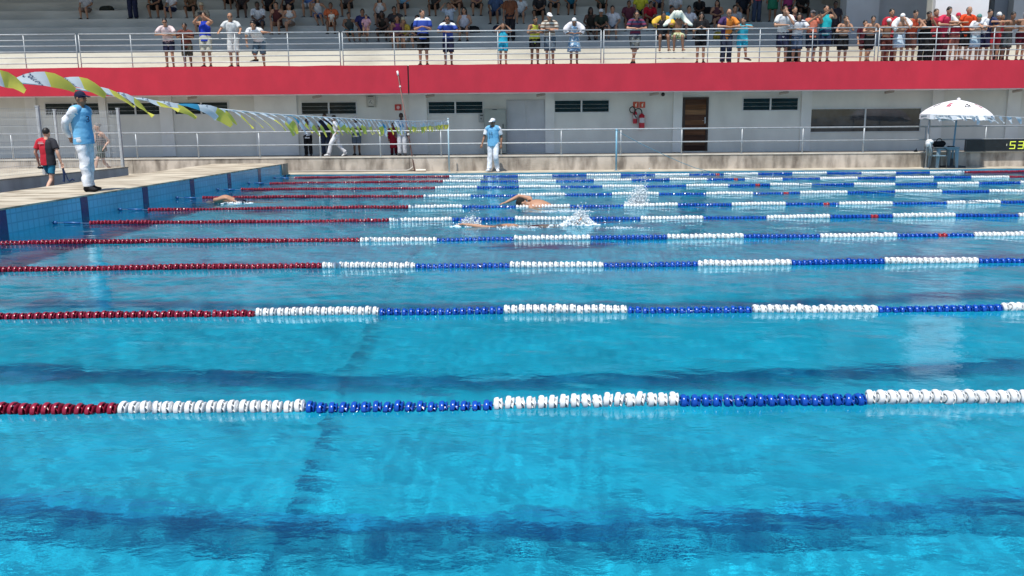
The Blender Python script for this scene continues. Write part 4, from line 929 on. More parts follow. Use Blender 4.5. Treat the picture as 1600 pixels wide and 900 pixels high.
def garment(P, kind, fine=1):
    g = G(); r = P['right']; n = 18*fine; sm = 4*fine
    if kind in ('tee', 'tank', 'longsleeve', 'coat', 'vest'):
        e = .02 if kind != 'coat' else .045
        p, q = torso(P, e if kind != 'vest' else .034, hem=.12 if kind != 'coat' else .55); 
        if kind == 'tank': q[4] = (.135, .105)
        g.tube(p, q, n, right=r, smooth=sm)
        for s in 'RL':
            sh, el, wr = P['sh'+s], P['el'+s], P['wr'+s]
            if kind == 'tee': g.tube([lerp(P['neck'], sh, .35), sh, lerp(sh, el, .72)], [.068, .079, .076], 12, smooth=3*fine)
            if kind in ('longsleeve', 'coat'): g.tube([lerp(P['neck'], sh, .35), sh, lerp(sh, el, .5), el, lerp(el, wr, .93)], [.068, .08, .072, .06, .044], 14, smooth=4*fine)
            if kind == 'vest': g.tube([lerp(P['neck'], sh, .3), lerp(P['neck'], sh, .8), lerp(sh, el, .18)], [.078, .092, .086], 12, smooth=3)
    elif kind in ('shorts', 'trousers', 'jeans', 'briefs', 'longshorts', 'tights'):
        up = (P['chest']-P['pel']).normalized(); pl = P['pel']; e = .012 if kind in ('briefs', 'tights') else .024
        g.tube([pl-up*.10, pl-up*.03, pl+up*.06, pl+up*.10], [(.14+e, .11+e), (.17+e, .12+e), (.158+e, .112+e), (.145+e, .10+e)], n, right=r, smooth=2*fine)
        for s in 'RL':
            hp, kn, an = P['hip'+s], P['kn'+s], P['an'+s]
            if kind in ('shorts', 'longshorts', 'briefs', 'tights'):
                t_ = {'shorts': .72, 'longshorts': .98, 'briefs': .25, 'tights': .7}[kind]; x_ = {'shorts': .028, 'longshorts': .03, 'briefs': .008, 'tights': .008}[kind]
                g.tube([hp+V((0, 0, .03)), lerp(hp, kn, .4*t_), lerp(hp, kn, t_)], [.088+e, .076+x_, (.064 if t_ > .5 else .08)+x_], 14, smooth=3*fine)
            else:
                g.tube([hp+V((0, 0, .03)), lerp(hp, kn, .4), kn, lerp(kn, an, .4), lerp(kn, an, .97)], [.095+e, .10, .088, .084, .082], 14, smooth=4*fine)
    elif kind in ('dress', 'skirt', 'wrap'):
        up = (P['chest']-P['pel']).normalized(); km = (P['knL']+P['knR'])/2
        if kind == 'dress':
            p, q = torso(P, .02); p[0] = lerp(P['pel'], km, .95); q[0] = (.25, .19); p.insert(1, lerp(P['pel'], km, .45)); q.insert(1, (.215, .16)); q[-2] = (.14, .11)
        elif kind == 'skirt': p = [lerp(P['pel'], km, .55), P['pel'], P['pel']+up*.1]; q = [(.22, .16), (.19, .14), (.155, .115)]
        else: p = [lerp(P['pel'], km, .9), P['pel'], P['pel']+up*.12]; q = [(.21, .16), (.20, .15), (.165, .125)]
        g.tube(p, q, 20, right=r, smooth=4)
    elif kind == 'towel_shoulders':
        nk, ch = P['neck'], P['chest']
        for s, sg in (('R', -1), ('L', 1)):
            sh, el, wr = P['sh'+s], P['el'+s], P['wr'+s]
            g.tube([nk+V((0, .06, .04)), lerp(nk, sh, .6)+V((0, .01, .06)), lerp(sh, el, .5)+V((sg*.02, 0, .02)), lerp(el, wr, .35)+V((0, .0, -.02))], [(.10, .05), (.12, .07), (.12, .085), (.10, .06)], 12, smooth=3)
        g.tube([nk+V((0, .05, .03)), ch+V((0, .08, .03)), lerp(P['pel'], ch, .4)+V((0, .1, 0))], [(.1, .05), (.21, .07), (.19, .05)], 14, right=r, smooth=3)
    elif kind == 'towel_head':
        h = P['head']; g.ball(h+V((0, .02, .03)), (.12, .13, .14), None, 14, 10)
        for s, sg in (('R', -1), ('L', 1)):
            g.tube([h+V((sg*.06, -.02, .12)), P['sh'+s]+V((sg*.04, -.02, .10)), lerp(P['sh'+s], P['el'+s], .8)+V((sg*.05, -.06, .02)), P['el'+s]+V((sg*.16, -.10, -.06))], [(.07, .08), (.09, .06), (.09, .05), (.03, .03)], 12, smooth=3)
    elif kind in ('shoeR', 'shoeL'):
        for s in kind[-1]:
            an = P['an'+s]; t = P['toe'+s].normalized(); sd_ = t.cross(V((0, 0, 1))); fz = V((0, 0, -.045))
            g.tube([an-t*.065+fz*.95, an+fz*.45+t*.02, an+fz*.9+t*.12, an+fz*1.05+t*.195], [(.043, .047), (.047, .055), (.053, .038), (.034, .024)], 12, right=sd_, smooth=3)
    if kind[:4] != 'shoe': rumple(g, (.018 if fine == 3 else .012) if kind in ('trousers', 'jeans', 'longsleeve', 'dress', 'coat', 'wrap') else .007)
    return g
def headgear(P, kind):
    g = G(); M = headM(P); h = P['head']; at = lambda x, y, z: h+M@V((x, y, z))
    if kind == 'short_hair': g.ball(at(0, .026, .042), (.083, .092, .098), M, 14, 10); rumple(g, .006, 25)
    elif kind == 'long_hair':
        g.ball(at(0, .026, .042), (.086, .095, .098), M, 14, 10); g.tube([at(0, .05, .06), at(0, .085, -.04), at(0, .095, -.17), at(0, .085, -.27)], [(.08, .06), (.085, .045), (.085, .04), (.05, .025)], 10, right=M@V((1, 0, 0)), smooth=3)
        for s in (-1, 1): g.tube([at(s*.07, .02, .04), at(s*.085, .03, -.08), at(s*.08, .03, -.2)], [.03, .032, .018], 8, smooth=2)
        rumple(g, .008, 22)
    elif kind == 'tied_hair': g.ball(at(0, .024, .042), (.081, .092, .096), M, 14, 10); g.ball(at(0, .125, .05), (.035, .04, .045), M, 8, 6)
    elif kind == 'swim_cap': g.ball(at(0, .02, .040), (.083, .10, .094), M, 16, 10)
    elif kind == 'bald': g.ball(at(0, .035, .025), (.080, .084, .088), M, 12, 8)
    elif kind == 'cap':
        g.ball(at(0, .018, .052), (.085, .10, .085), M, 16, 10)
        g.tube([at(0, -.06, .065), at(0, -.11, .058), at(0, -.16, .045)], [(.075, .010), (.07, .007), (.05, .005)], 12, right=M@V((1, 0, 0)), smooth=2)
    elif kind == 'straw_hat':
        g.tube([at(0, .015, .055), at(0, .015, .10), at(0, .015, .155), at(0, .015, .165)], [.092, .088, .076, .03], 16, smooth=2)
        g.tube([at(0, .015, .048), at(0, .015, .064)], [.155, .15], 20)
    elif kind == 'eyes':
        for s in (-1, 1): g.ball(at(s*.03, -.080, .012), (.014, .008, .0085), M, 8, 6)
    elif kind == 'brows': 
        for s in (-1, 1): g.tube([at(s*.016, -.085, .032), at(s*.046, -.078, .034)], [.005, .004], 5)
    elif kind == 'sunglasses':
        for s in (-1, 1): g.ball(at(s*.034, -.086, .012), (.028, .010, .02), M, 10, 6); g.tube([at(s*.06, -.076, .016), at(s*.083, .01, .014)], [.005, .005], 5)
        g.tube([at(-.012, -.094, .016), at(.012, -.094, .016)], [.005, .005], 5)
    return g
_c = {}
def cached(key, fn):
    if key not in _c: _c[key] = fn()
    return _c[key]
HAIRM = [mat('hair_black', (.012, .010, .009), .5, .3, 20), mat('hair_brown', (.05, .028, .016), .5, .3, 20), mat('hair_grey', (.18, .17, .16), .6, .3, 20)]
EYE = mat('eye_dark', (.02, .015, .012), .3); 
PHM = mat('phone_black', (.01, .01, .012), .25)
def person(pose, loc, scale, sk, top=None, bottom=None, hair=('short_hair', 0), hat=None, glasses=False, shoes=None, rz=0.0, label='', group=None, vox=.0135, fine=1, hold=None, wide=1.0):
    P = POSE[pose]
    o = inst('person', cached((pose, 'body', vox), lambda: body(P, vox)), skin(sk), None, loc, (0, 0, rz), (scale*wide, scale, scale))
    tag(o, label, 'person', group)
    def wear(kind, m, nm):
        me = cached((pose, kind, fine), lambda: (garment(P, kind, fine).mesh(nm, True))); me.name = nm
        me.shade_smooth(); return inst(nm, me, m, o)
    NM = dict(tee='t_shirt', tank='tank_top', longsleeve='long_sleeved_shirt', coat='coat', vest='vest', shorts='shorts', longshorts='shorts', trousers='trousers', jeans='jeans', briefs='swim_briefs', tights='fitted_shorts', dress='dress', skirt='skirt', wrap='towel_wrap', towel_shoulders='towel', towel_head='towel', shoeR='shoe', shoeL='shoe')
    for it in (top, bottom):
        for kind, m in ([it] if isinstance(it, tuple) else (it or [])): wear(kind, m if not isinstance(m[0] if isinstance(m, tuple) else None, float) else cloth(m), NM[kind])
    if shoes:
        for s in ('shoeR', 'shoeL'): wear(s, cloth(shoes), 'shoe')
    if hair:
        me = cached((pose, hair[0]), lambda: headgear(P, hair[0]).mesh('hair', True)); me.shade_smooth(); inst('hair', me, HAIRM[hair[1]], o)
    if hat:
        nm = {'cap': 'cap', 'swim_cap': 'swim_cap', 'straw_hat': 'straw_hat'}[hat[0]]
        me = cached((pose, hat[0]), lambda: headgear(P, hat[0]).mesh(nm, True)); me.shade_smooth(); inst(nm, me, cloth(hat[1]), o)
    me = cached((pose, 'eyes'), lambda: headgear(P, 'eyes').mesh('eyes', True)); inst('eyes', me, EYE, o)
    if glasses: me = cached((pose, 'sunglasses'), lambda: headgear(P, 'sunglasses').mesh('sunglasses', True)); inst('sunglasses', me, PHM, o)
    return o
def held(o, pose, name, label, cat, size, m, up=.05, fwd=.06):
    """a thing in somebody's hands: a top-level object of its own"""
    P = POSE[pose]; p = (P['wrL']+P['wrR'])/2+(P['hdL']+P['hdR'])*.04+V((0, -fwd, up)); q = o.matrix_basis @ p
    g = G(); a, b_, c = size; g.box(-a, -b_, -c, a, b_, c)
    if cat == 'camera': g.tube([(0, -b_-.001, 0), (0, -b_-.07, 0)], [c*.75, c*.75], 12); g.box(-a*.4, -b_*.7, c+.001, a*.4, b_*.7, c*1.35)
    else: g.box(-a*.9, -b_-.002, -c*.85, a*.9, -b_-.0005, c*.85)
    t = g.obj(name, m); t.location = q; t.rotation_euler.z = o.rotation_euler.z; tag(t, label, cat); return t
def top_of(pose, hat=None):
    P = POSE[pose]; return P['head'].z+.125+(.02 if hat else 0)

# ---- along the terrace railing
YP = YRL+.29
W_ = (.78, .78, .78)
ZTF = ZT+.0
NAVYC = (.02, .025, .06); BLACK = (.012, .012, .014); ORG = (.75, .16, .035); REDC = (.6, .03, .05); RAIL_GROUP = 'spectators at the terrace railing'
jersey = halves('jersey_blue', (.02, .06, .34), (.72, .75, .8), 2, 1.365); jersey_b = halves('jersey_blue_wide', (.02, .06, .34), (.72, .75, .8), 2, 1.40)
RAIL = [
 (262, 29, 'lean', 1, ('tee', (.75, .60, .60)), ('shorts', NAVYC), ('tied_hair', 0), None, True, 'woman in a pale pink top and navy shorts, leftmost spectator leaning on the rail'),
 (291, 36, 'kid_mid', 2, ('tee', (.16, .05, .04)), ('longshorts', floral('pattern_brown', (.12, .1, .06), (.04, .04, .03))), ('short_hair', 0), None, False, 'boy in a dark red brown shirt beside the woman in pale pink'),
 (321, 19, 'camera_face', 1, ('tank', (.02, .05, .45)), ('longshorts', (.50, .50, .42)), ('short_hair', 1), None, False, 'man in a royal blue tank top and khaki shorts raising a camera to his face'),
 (363, 20, 'prop', 1, ('tee', (.66, .68, .68)), ('longshorts', (.62, .64, .64)), ('bald', 1), None, True, 'man all in white with both arms straight on the rail'),
 (401, 33, 'bend', 1, ('tee', (.70, .72, .74)), ('longshorts', (.13, .19, .24)), ('short_hair', 0), None, False, 'man in white shirt and grey blue shorts bending over the rail, one foot lifted'),
 (661, 15, 'stand_chest', 1, ('tee', jersey_b), ('longshorts', BLACK), ('short_hair', 0), None, False, 'tall man in a blue and white jersey with hands at his chest, looking right'),
 (700, 24, 'lean', 2, ('tee', jersey), ('longshorts', NAVYC), ('tied_hair', 0), None, True, 'person in a blue jersey with white shoulders and dark glasses leaning on the rail'),
 (786, 36, 'shade_eyes', 1, ('tank', (.03, .42, .60)), ('shorts', (.03, .45, .66)), ('long_hair', 1), None, False, 'girl in bright turquoise clothes shading her eyes with both hands'),
 (836, 26, 'fold', 2, ('tank', (.62, .62, .08)), ('shorts', BLACK), ('short_hair', 0), None, False, 'man in a yellow green tank top and black shorts with arms folded on the rail'),
 (859, 19, 'fold', 1, ('tee', stripes('polo_beige', (.62, .58, .5), (.2, .14, .1), 9)), ('longshorts', (.12, .16, .20)), ('short_hair', 1), ('cap', W_), False, 'man in a white cap and brown striped polo beside the yellow green tank top'),
 (897, 27, 'lean', 2, [('towel_shoulders', (.72, .70, .74)), ('dress', floral('dress_floral', (.70, .74, .78), (.16, .32, .50), 16))], None, None, ('swim_cap', (.78, .78, .78)), False, 'girl in a white swim cap, white towel and blue and white patterned dress'),
 (993, 17, 'lean_cross', 1, ('tee', stripes('polo_maroon', (.16, .02, .06), (.025, .03, .08), 8)), ('longshorts', floral('pattern_grey', (.2, .22, .22), (.09, .1, .1), 8)), ('short_hair', 0), None, True, 'man in a maroon and navy striped polo leaning with legs crossed'),
 (1095, 19, 'phone_low', 1, ('tee', BLACK), ('shorts', BLACK), ('long_hair', 0), None, False, 'woman all in black looking down at a phone by the rail'),
 (1136, 14, 'lean', 1, ('tee', halves('jersey_orange', (.05, .02, .1), (.75, .24, .03), 0, -.07)), ('trousers', (.03, .04, .07)), ('bald', 0), None, True, 'man in an orange and purple shirt and dark trousers with sunglasses'),
 (1160, 27, 'foot_up', 1, ('tee', (.04, .42, .58)), ('shorts', (.05, .48, .62)), ('short_hair', 0), None, False, 'boy in turquoise shirt and shorts with one foot kicked up behind him'),
 (1224, 10, 'hand_face', 1, ('tee', W_), ('longshorts', NAVYC), ('short_hair', 1), None, False, 'man in a white shirt and dark shorts with a hand at his face'),
 (1246, 20, 'lean', 1, ('tee', stripes('shirt_numbered', (.74, .74, .76), (.02, .025, .06), 4.2, 2, .82)), ('longshorts', (.07, .10, .16)), ('long_hair', 0), None, False, 'woman in a white shirt with dark print and denim shorts between two men'),
 (1268, 15, 'phone_out', 1, ('tee', (.64, .20, .13)), ('longshorts', (.02, .03, .05)), ('short_hair', 0), ('cap', (.1, .1, .11)), False, 'man in a salmon shirt and dark cap holding a phone out'),
 (1289, 8, 'phone_out', 1, ('tank', (.02, .42, .46)), ('longshorts', (.02, .035, .08)), ('short_hair', 0), None, False, 'tall man in a teal sleeveless top reaching out with a phone'),
 (1318, 25, 'hand_face', 1, None, ('longshorts', BLACK), ('short_hair', 1), None, False, 'shirtless boy in black shorts with a hand at his chin, alone at the rail'),
 (1360, 25, 'lean_cross', 1, None, ('longshorts', BLACK), ('short_hair', 0), None, False, 'shirtless boy in black shorts with legs crossed left of the double post'),
 (1385, 28, 'kid_rail', 2, None, ('longshorts', (.14, .04, .03)), None, ('swim_cap', W_), False, 'shirtless child in a white swim cap and dark red shorts right of the double post'),
 (1406, 20, 'hand_face', 1, [('towel_shoulders', W_)], ('wrap', (.55, .66, .75)), None, ('swim_cap', W_), False, 'swimmer in a white cap wrapped in white and pale blue towels'),
 (1425, 16, 'lean', 1, ('tank', (.62, .09, .04)), ('longshorts', (.14, .06, .045)), ('tied_hair', 0), None, False, 'woman in an orange red tank top leaning on folded arms'),
 (1446, 18, 'hand_face', 2, ('tank', BLACK), ('trousers', (.02, .02, .022)), ('tied_hair', 0), None, False, 'dark skinned woman in a black tank top with a hand at her mouth'),
 (1475, 11, 'lean', 1, ('tee', halves('polo_red', (.55, .02, .07), (.72, .7, .7), 0, .08)), ('trousers', (.10, .02, .025)), ('short_hair', 0), None, False, 'man in a crimson and white polo looking down to the right'),
 (1492, 19, 'kid_rail', 1, ('tank', (.38, .02, .04)), ('shorts', (.4, .14, .1)), None, ('swim_cap', (.6, .03, .08)), False, 'child in a red swim cap beside the man in orange'),
 (1508, 10, 'prop', 1, ('tee', (.78, .075, .02)), ('longshorts', BLACK), ('bald', 2), None, False, 'grey haired man in a bright orange red shirt and black shorts'),
 (1524, 21, 'fold', 1, ('tee', W_), ('wrap', (.42, .56, .66)), None, ('swim_cap', (.10, .24, .22)), False, 'person in a green swim cap, white shirt and pale blue wrap'),
 (1540, 15, 'lean', 1, ('tee', halves('shirt_white_navy', (.72, .72, .75), (.02, .03, .1), 0, -.02)), ('longshorts', (.02, .02, .06)), ('short_hair', 0), None, False, 'man in a white and navy shirt right of the green swim cap'),
 (1556, 18, 'kid_rail', 1, None, ('shorts', (.4, .03, .04)), None, ('swim_cap', W_), False, 'shirtless boy in a white swim cap and red shorts near the right end'),
 (1575, 19, 'lean', 2, None, ('longshorts', (.08, .085, .09)), ('short_hair', 0), None, False, 'shirtless dark haired boy in grey shorts near the right end'),
 (1597, 16, 'kid_rail', 1, None, ('shorts', (.12, .01, .02)), None, ('swim_cap', W_), False, 'child in a white swim cap cut off by the right frame edge'),
]
BEHIND = [
 (1240, 10, 'stand', 1, ('tee', (.06, .012, .02)), ('trousers', BLACK), ('short_hair', 0), None, False, 'man in dark maroon standing behind the woman with the printed shirt'),
 (1391, 14, 'stand', 1, ('tee', (.5, .03, .05)), ('trousers', (.1, .02, .02)), ('short_hair', 0), None, False, 'dark haired person in red standing behind the capped children'),
 (1460, 14, 'stand', 1, ('tee', (.35, .03, .04)), ('trousers', BLACK), ('short_hair', 1), None, False, 'person in dark red half hidden behind the woman in the black tank top'),
 (1563, 22, 'stand', 2, ('tee', (.25, .02, .03)), ('trousers', (.02, .02, .03)), ('short_hair', 0), None, False, 'person in dark red standing behind the two shirtless boys'),
 (1350, 32, 'stand', 1, ('tee', (.08, .01, .02)), ('shorts', (.05, .01, .015)), ('short_hair', 0), None, False, 'child in dark maroon standing behind the shirtless boy at the double post'),
]
for px, py, pose, sk, top, bot, hair, hat, gl, lab in RAIL+BEHIND:
    back = (px, py, pose, sk, top, bot, hair, hat, gl, lab) in BEHIND
    y = YP+(.62 if back else 0)
    h = atY(px, py, y+POSE[pose]['head'].y).z-ZTF
    sc_ = h/top_of(pose, hat); x = atY(px, (py+100)/2, y).x
    o = person(pose, (x, y, ZTF), sc_, sk, top, bot, hair, hat, gl, (.02, .018, .018) if sk != 1 or px % 2 else (.1, .05, .04), random.uniform(-.16, .16), lab, RAIL_GROUP if not back else 'spectators standing behind the row at the railing', wide=max(1.0, min(1.1, 1.7/ h if h > 0 else 1)))
    if pose == 'camera_face': held(o, pose, 'camera', 'black camera raised by the man in the royal blue tank top', 'camera', (.07, .03, .045), PHM, .06, .04)
    if pose in ('phone_low', 'phone_out'): held(o, pose, 'phone', 'black phone held by the '+{1095: 'woman all in black', 1268: 'man in the salmon shirt', 1289: 'man in the teal top'}[px], 'phone', (.075, .005, .04) if pose == 'phone_out' else (.036, .004, .07), PHM, .05, .05)
# two boys perched on the railing
for px, py, top, bot, hair, hat, lab in ((1035, 32, [('tee', (.02, .02, .025)), ('towel_shoulders', (.72, .45, .06))], ('shorts', BLACK), ('short_hair', 0), None, 'boy with a yellow towel round his shoulders perched on the railing'),
                                    (1057, 30, [('towel_head', (.72, .76, .66))], ('longshorts', floral('shorts_leaf', (.10, .14, .05), (.5, .52, .3), 12)), None, None, 'boy with a pale towel over his head and leafy green shorts perched on the railing')):
    pz = atY(px, 56, YRL+.25).z; x = atY(px, 60, YRL+.25).x
    person('hang', (x, YRL+.27, pz-.46*1.05), 1.05, 2, top, bot, hair, hat, False, None, 0, lab, 'boys perched on the railing')
tb = atY(1050, 93, YRL+.3)

# ---- seated in the stand
def K(a): return a
SEAT = [
 (131, -14, 'sit_knees', 1, (.45, .46, .5), (.25, .2, .18), 'short_hair', 'person in a pale grey shirt seated alone at the far left of the stand'),
 (240, -22, 'sit_hunch', 2, (.03, .03, .04), (.02, .02, .02), 'short_hair', 'person in dark clothes cut off by the top edge, left of the white shirt'),
 (263, -14, 'sit_knees', 1, (.62, .64, .7), (.02, .03, .08), 'short_hair', 'person in a white shirt and navy shorts seated above the woman in pale pink'),
 (297, -16, 'sit_hunch', 2, (.16, .10, .06), (.03, .03, .03), 'short_hair', 'person in brown seated high above the man with the camera'),
 (312, 5, 'sit_knees', 1, (.33, .30, .24), (.07, .06, .055), 'straw', 'person in a pale hat and beige shirt seated behind the man with the camera'),
 (356, -26, 'sit_knees', 2, (.02, .02, .02), (.02, .02, .025), 'short_hair', 'person in black shorts cut off by the top edge above the man in white'),
 (377, -24, 'sit_knees', 3, (.05, .04, .04), (.04, .03, .03), 'short_hair', 'dark person cut off by the top edge, right of the man in white'),
 (403, 3, 'sit_hunch', 3, (.62, .64, .68), (.06, .07, .1), 'short_hair', 'dark skinned man in a white shirt with lanyard seated above the bending man'),
 (430, 3, 'sit_knees', 1, (.10, .03, .03), None, 'tied_hair', 'woman in a dark bikini seated left of the white tank top'),
 (451, 5, 'sit_cross', 1, (.66, .64, .62), (.3, .22, .18), 'tied_hair', 'woman in a white tank top with arms crossed on her knees'),
 (418, -18, 'sit_knees', 2, (.02, .02, .025), (.02, .02, .02), 'short_hair', 'person in black seated one row above the woman in the dark bikini'),
 (446, -20, 'sit_knees', 2, (.03, .03, .05), (.02, .02, .02), 'short_hair', 'person in black cut off by the top edge above the white tank top'),
 (497, -6, 'sit_side', 1, (.64, .62, .62), (.06, .12, .3), 'long_hair', 'long haired woman in a white top turned towards the orange shirt'),
 (517, 4, 'sit_knees', 2, (.55, .13, .05), (.12, .06, .03), 'short_hair', 'man in an orange shirt with knees apart holding a baby'),
 (546, 19, 'sit_side', 2, (.06, .065, .06), (.03, .16, .2), 'tied_hair', 'woman in a dark grey top and teal shorts seated looking right'),
 (567, 14, 'sit_knees', 2, (.03, .03, .12), (.04, .03, .05), 'short_hair', 'man in a navy shirt with white sleeves behind a small child'),
 (592, -6, 'sit_knees', 1, (.66, .64, .64), (.05, .04, .04), 'long_hair', 'woman in a white strappy top seated high between dark figures'),
 (597, 17, 'sit_hunch', 3, (.03, .025, .02), (.02, .02, .02), 'long_hair', 'dark haired woman in black hunched left of the straw hat'),
 (613, 10, 'sit_side', 2, (.05, .045, .05), (.03, .03, .03), 'short_hair', 'person in dark grey with one arm out above the straw hat'),
 (621, 23, 'sit_hunch', 2, (.15, .03, .15), (.05, .02, .05), 'long_hair', 'woman in purple seated just behind the straw hat'),
 (627, 28, 'sit_knees', 1, (.55, .38, .06), (.55, .55, .55), 'straw', 'man in a yellow shirt and straw hat seated on the lowest step'),
 (652, 24, 'sit_hunch', 1, (.02, .025, .06), (.03, .03, .04), 'short_hair', 'dark haired person in navy behind the tall man in the blue jersey'),
 (628, -24, 'sit_knees', 1, (.20, .42, .6), (.05, .05, .06), 'short_hair', 'person in pale blue cut off by the top edge above the straw hat'),
 (699, 4, 'sit_up', 1, (.52, .60, .72), (.08, .1, .16), 'short_hair', 'person in a pale blue shirt with both arms raised to the face'),
 (724, 11, 'sit_knees', 1, (.55, .54, .6), (.05, .04, .04), 'long_hair', 'long haired woman in a white vest seated beside a dark bag'),
 (676, -20, 'sit_knees', 2, (.05, .05, .05), (.03, .025, .025), 'short_hair', 'person in dark clothes in the top row above the blue jerseys'),
 (712, -22, 'sit_hunch', 1, (.3, .16, .1), (.1, .05, .04), 'short_hair', 'person in brown in the top row right of the blue jerseys'),
 (772, -14, 'sit_knees', 2, (.06, .10, .2), (.03, .05, .1), 'short_hair', 'person in denim blue with a dark rucksack above the turquoise girl'),
 (797, -10, 'stand_row', 2, (.16, .06, .03), (.015, .015, .02), 'short_hair', 'person in a brown top and black skirt standing among the seats'),
 (813, -8, 'sit_knees', 1, (.60, .64, .68), (.2, .22, .24), 'short_hair', 'man in a white printed shirt seated high right of the turquoise girl'),
 (842, -12, 'sit_hunch', 2, (.03, .03, .035), (.02, .02, .02), 'short_hair', 'person in black hunched above the yellow green tank top'),
 (866, -22, 'sit_hunch', 1, (.36, .44, .5), (.05, .05, .06), 'short_hair', 'person in pale grey blue in the top row above the white cap'),
 (893, -20, 'sit_knees', 2, (.02, .14, .22), (.03, .05, .07), 'short_hair', 'person in dark teal in the top row above the patterned dress'),
 (922, 11, 'sit_side', 3, (.03, .025, .02), (.02, .02, .02), 'long_hair', 'dark haired woman in black seated left of a white cap'),
 (939, 14, 'sit_hunch', 2, (.03, .04, .03), (.04, .04, .04), 'capw', 'man in a white cap and black shirt hunched forward in the stand'),
 (957, 9, 'sit_knees', 1, (.62, .62, .66), (.07, .08, .1), 'short_hair', 'man in a white shirt with a dark lanyard seated beside the white cap'),
 (983, 1, 'sit_knees', 2, (.14, .04, .06), (.04, .02, .03), 'short_hair', 'person in dark pink and black above the maroon polo'),
 (1000, -14, 'sit_knees', 1, (.60, .58, .05), (.05, .05, .05), 'short_hair', 'person in a bright yellow shirt in an upper row'),
 (1017, 2, 'sit_hunch', 2, (.45, .015, .03), (.03, .02, .02), 'short_hair', 'man in a bright red shirt hunched forward in the stand'),
 (1050, 9, 'sit_hunch', 2, (.08, .38, .6), (.05, .05, .06), 'short_hair', 'man in a sky blue shirt seated behind the perched boys'),
 (1056, -12, 'sit_hunch', 1, (.62, .63, .66), (.06, .07, .1), 'short_hair', 'person in a white shirt one row above the sky blue shirt'),
 (1078, 9, 'sit_knees', 1, (.68, .68, .74), (.06, .03, .03), 'short_hair', 'man in a white sleeveless shirt right of the perched boys'),
 (1092, -6, 'sit_hunch', 3, (.02, .02, .02), (.02, .02, .02), 'short_hair', 'dark figure in black above the white sleeveless shirt'),
 (1120, 0, 'sit_cross', 1, (.1, .04, .05), None, 'long_hair', 'long haired woman in a dark swimsuit seated sideways above the orange shirt'),
 (1148, 8, 'sit_hunch', 1, (.36, .37, .4), (.08, .08, .1), 'short_hair', 'person in a grey shirt seated behind the turquoise boy'),
 (1163, -16, 'sit_knees', 2, (.02, .025, .04), (.02, .02, .03), 'short_hair', 'person in black in a top row left of the red striped shirt'),
 (1183, -36, 'stand_row', 1, 'redstripe', (.05, .07, .12), 'short_hair', 'tall man in a red striped shirt and jeans standing among the seats'),
 (1208, -34, 'stand_row', 2, (.02, .02, .03), 'green', 'short_hair', 'person in black with a green wrap standing right of the red striped shirt'),
 (1231, -24, 'stand_row', 2, (.25, .03, .12), (.02, .02, .03), 'short_hair', 'person in magenta standing behind the pair of dark shirts'),
 (1256, -16, 'sit_hunch', 3, (.03, .03, .03), (.02, .02, .02), 'short_hair', 'dark figure in black seated above the salmon shirt'),
 (1304, 2, 'stand_row', 3, (.03, .03, .04), (.03, .025, .03), 'short_hair', 'dark figure in black standing behind the teal top'),
 (1341, -40, 'stand_row', 2, (.60, .61, .63), (.03, .035, .06), 'short_hair', 'person in a white shirt and dark trousers walking along an upper row'),
 (1361, -34, 'stand_row', 2, (.03, .025, .025), (.02, .02, .02), 'short_hair', 'dark figure in black standing beside the grey column'),
 (1377, -30, 'stand_row', 2, (.14, .06, .03), (.03, .02, .02), 'short_hair', 'person in brown standing at the edge of the grey column'),
 (205, -44, 'stand_row', 2, (.3, .3, .32), (.02, .025, .06), 'short_hair', 'person in dark navy trousers standing high on the left, cut off by the top edge'),
 (745, -22, 'sit_hunch', 1, (.4, .2, .2), (.05, .05, .05), 'long_hair', 'person in dusty pink in the top row between the blue jersey and the turquoise girl'),
 (942, -20, 'sit_knees', 2, (.1, .12, .1), (.03, .03, .03), 'short_hair', 'person in dark green in the top row above the white cap seated below'),
 (1030, -22, 'sit_knees', 1, (.2, .25, .4), (.05, .05, .06), 'short_hair', 'person in muted blue in the top row above the bright red shirt'),
 (480, -26, 'sit_knees', 1, (.1, .2, .5), (.5, .52, .55), 'short_hair', 'person in blue with pale trousers in the top row left of the long haired woman'),
 (540, -26, 'sit_knees', 2, (.12, .1, .1), (.04, .04, .04), 'short_hair', 'person in dull brown in the top row right of the orange shirt'),
]
POSE['stand_row'] = P_(face=(-.3, -1, -.1), elL=(.25, .02, 1.14), wrL=(.2, -.12, .92))
SG = 'spectators seated in the shaded stand'
for px, py, pose, sk, tc_, bc_, hr, lab in SEAT:
    sc_ = 1.0; best = None
    hgt = top_of(pose)
    for k in range(-1, NS-1):
        zf = ZT if k == -1 else ZS[k]; yk = Y0+RUN*(k+1)-.26 if pose != 'stand_row' else Y0+RUN*(k+1)-.4
        zt_ = atY(px, py, yk+POSE[pose]['head'].y).z; s_ = (zt_-zf)/hgt
        seat_ok = abs(s_-1.0)
        if best is None or seat_ok < best[0]: best = (seat_ok, k, zf, yk, s_)
    _, k, zf, yk, s_ = best; s_ = max(.86, min(1.12, s_))
    x = atY(px, py+30, yk).x
    if k == -1 and pose != 'stand_row': yk = Y0-.16; zf = max(zf, ZS[0]-.46*s_)
    top = ('tee' if hr not in ('tied_hair', 'long_hair') else 'tank', stripes('shirt_redstripe', (.5, .02, .08), (.55, .2, .22), 11, 2, .75) if tc_ == 'redstripe' else tc_)
    bot = None if bc_ is None else (('wrap', (.03, .22, .13)) if bc_ == 'green' else ('longshorts' if pose != 'stand_row' else 'trousers', bc_))
    if bot is None: bot = ('briefs', tc_)
    hair = ('short_hair', 0); hat = None
    if hr == 'straw': hat = ('straw_hat', (.5, .43, .3))
    elif hr == 'capw': hat = ('cap', (.75, .75, .76))
    elif hr in ('tied_hair', 'long_hair'): hair = (hr, 0)
    person(pose, (x, yk, zf), s_, sk, top, bot, hair, hat, False, (.02, .018, .018) if px % 3 else (.2, .2, .2), random.uniform(-.25, .25), lab, SG)
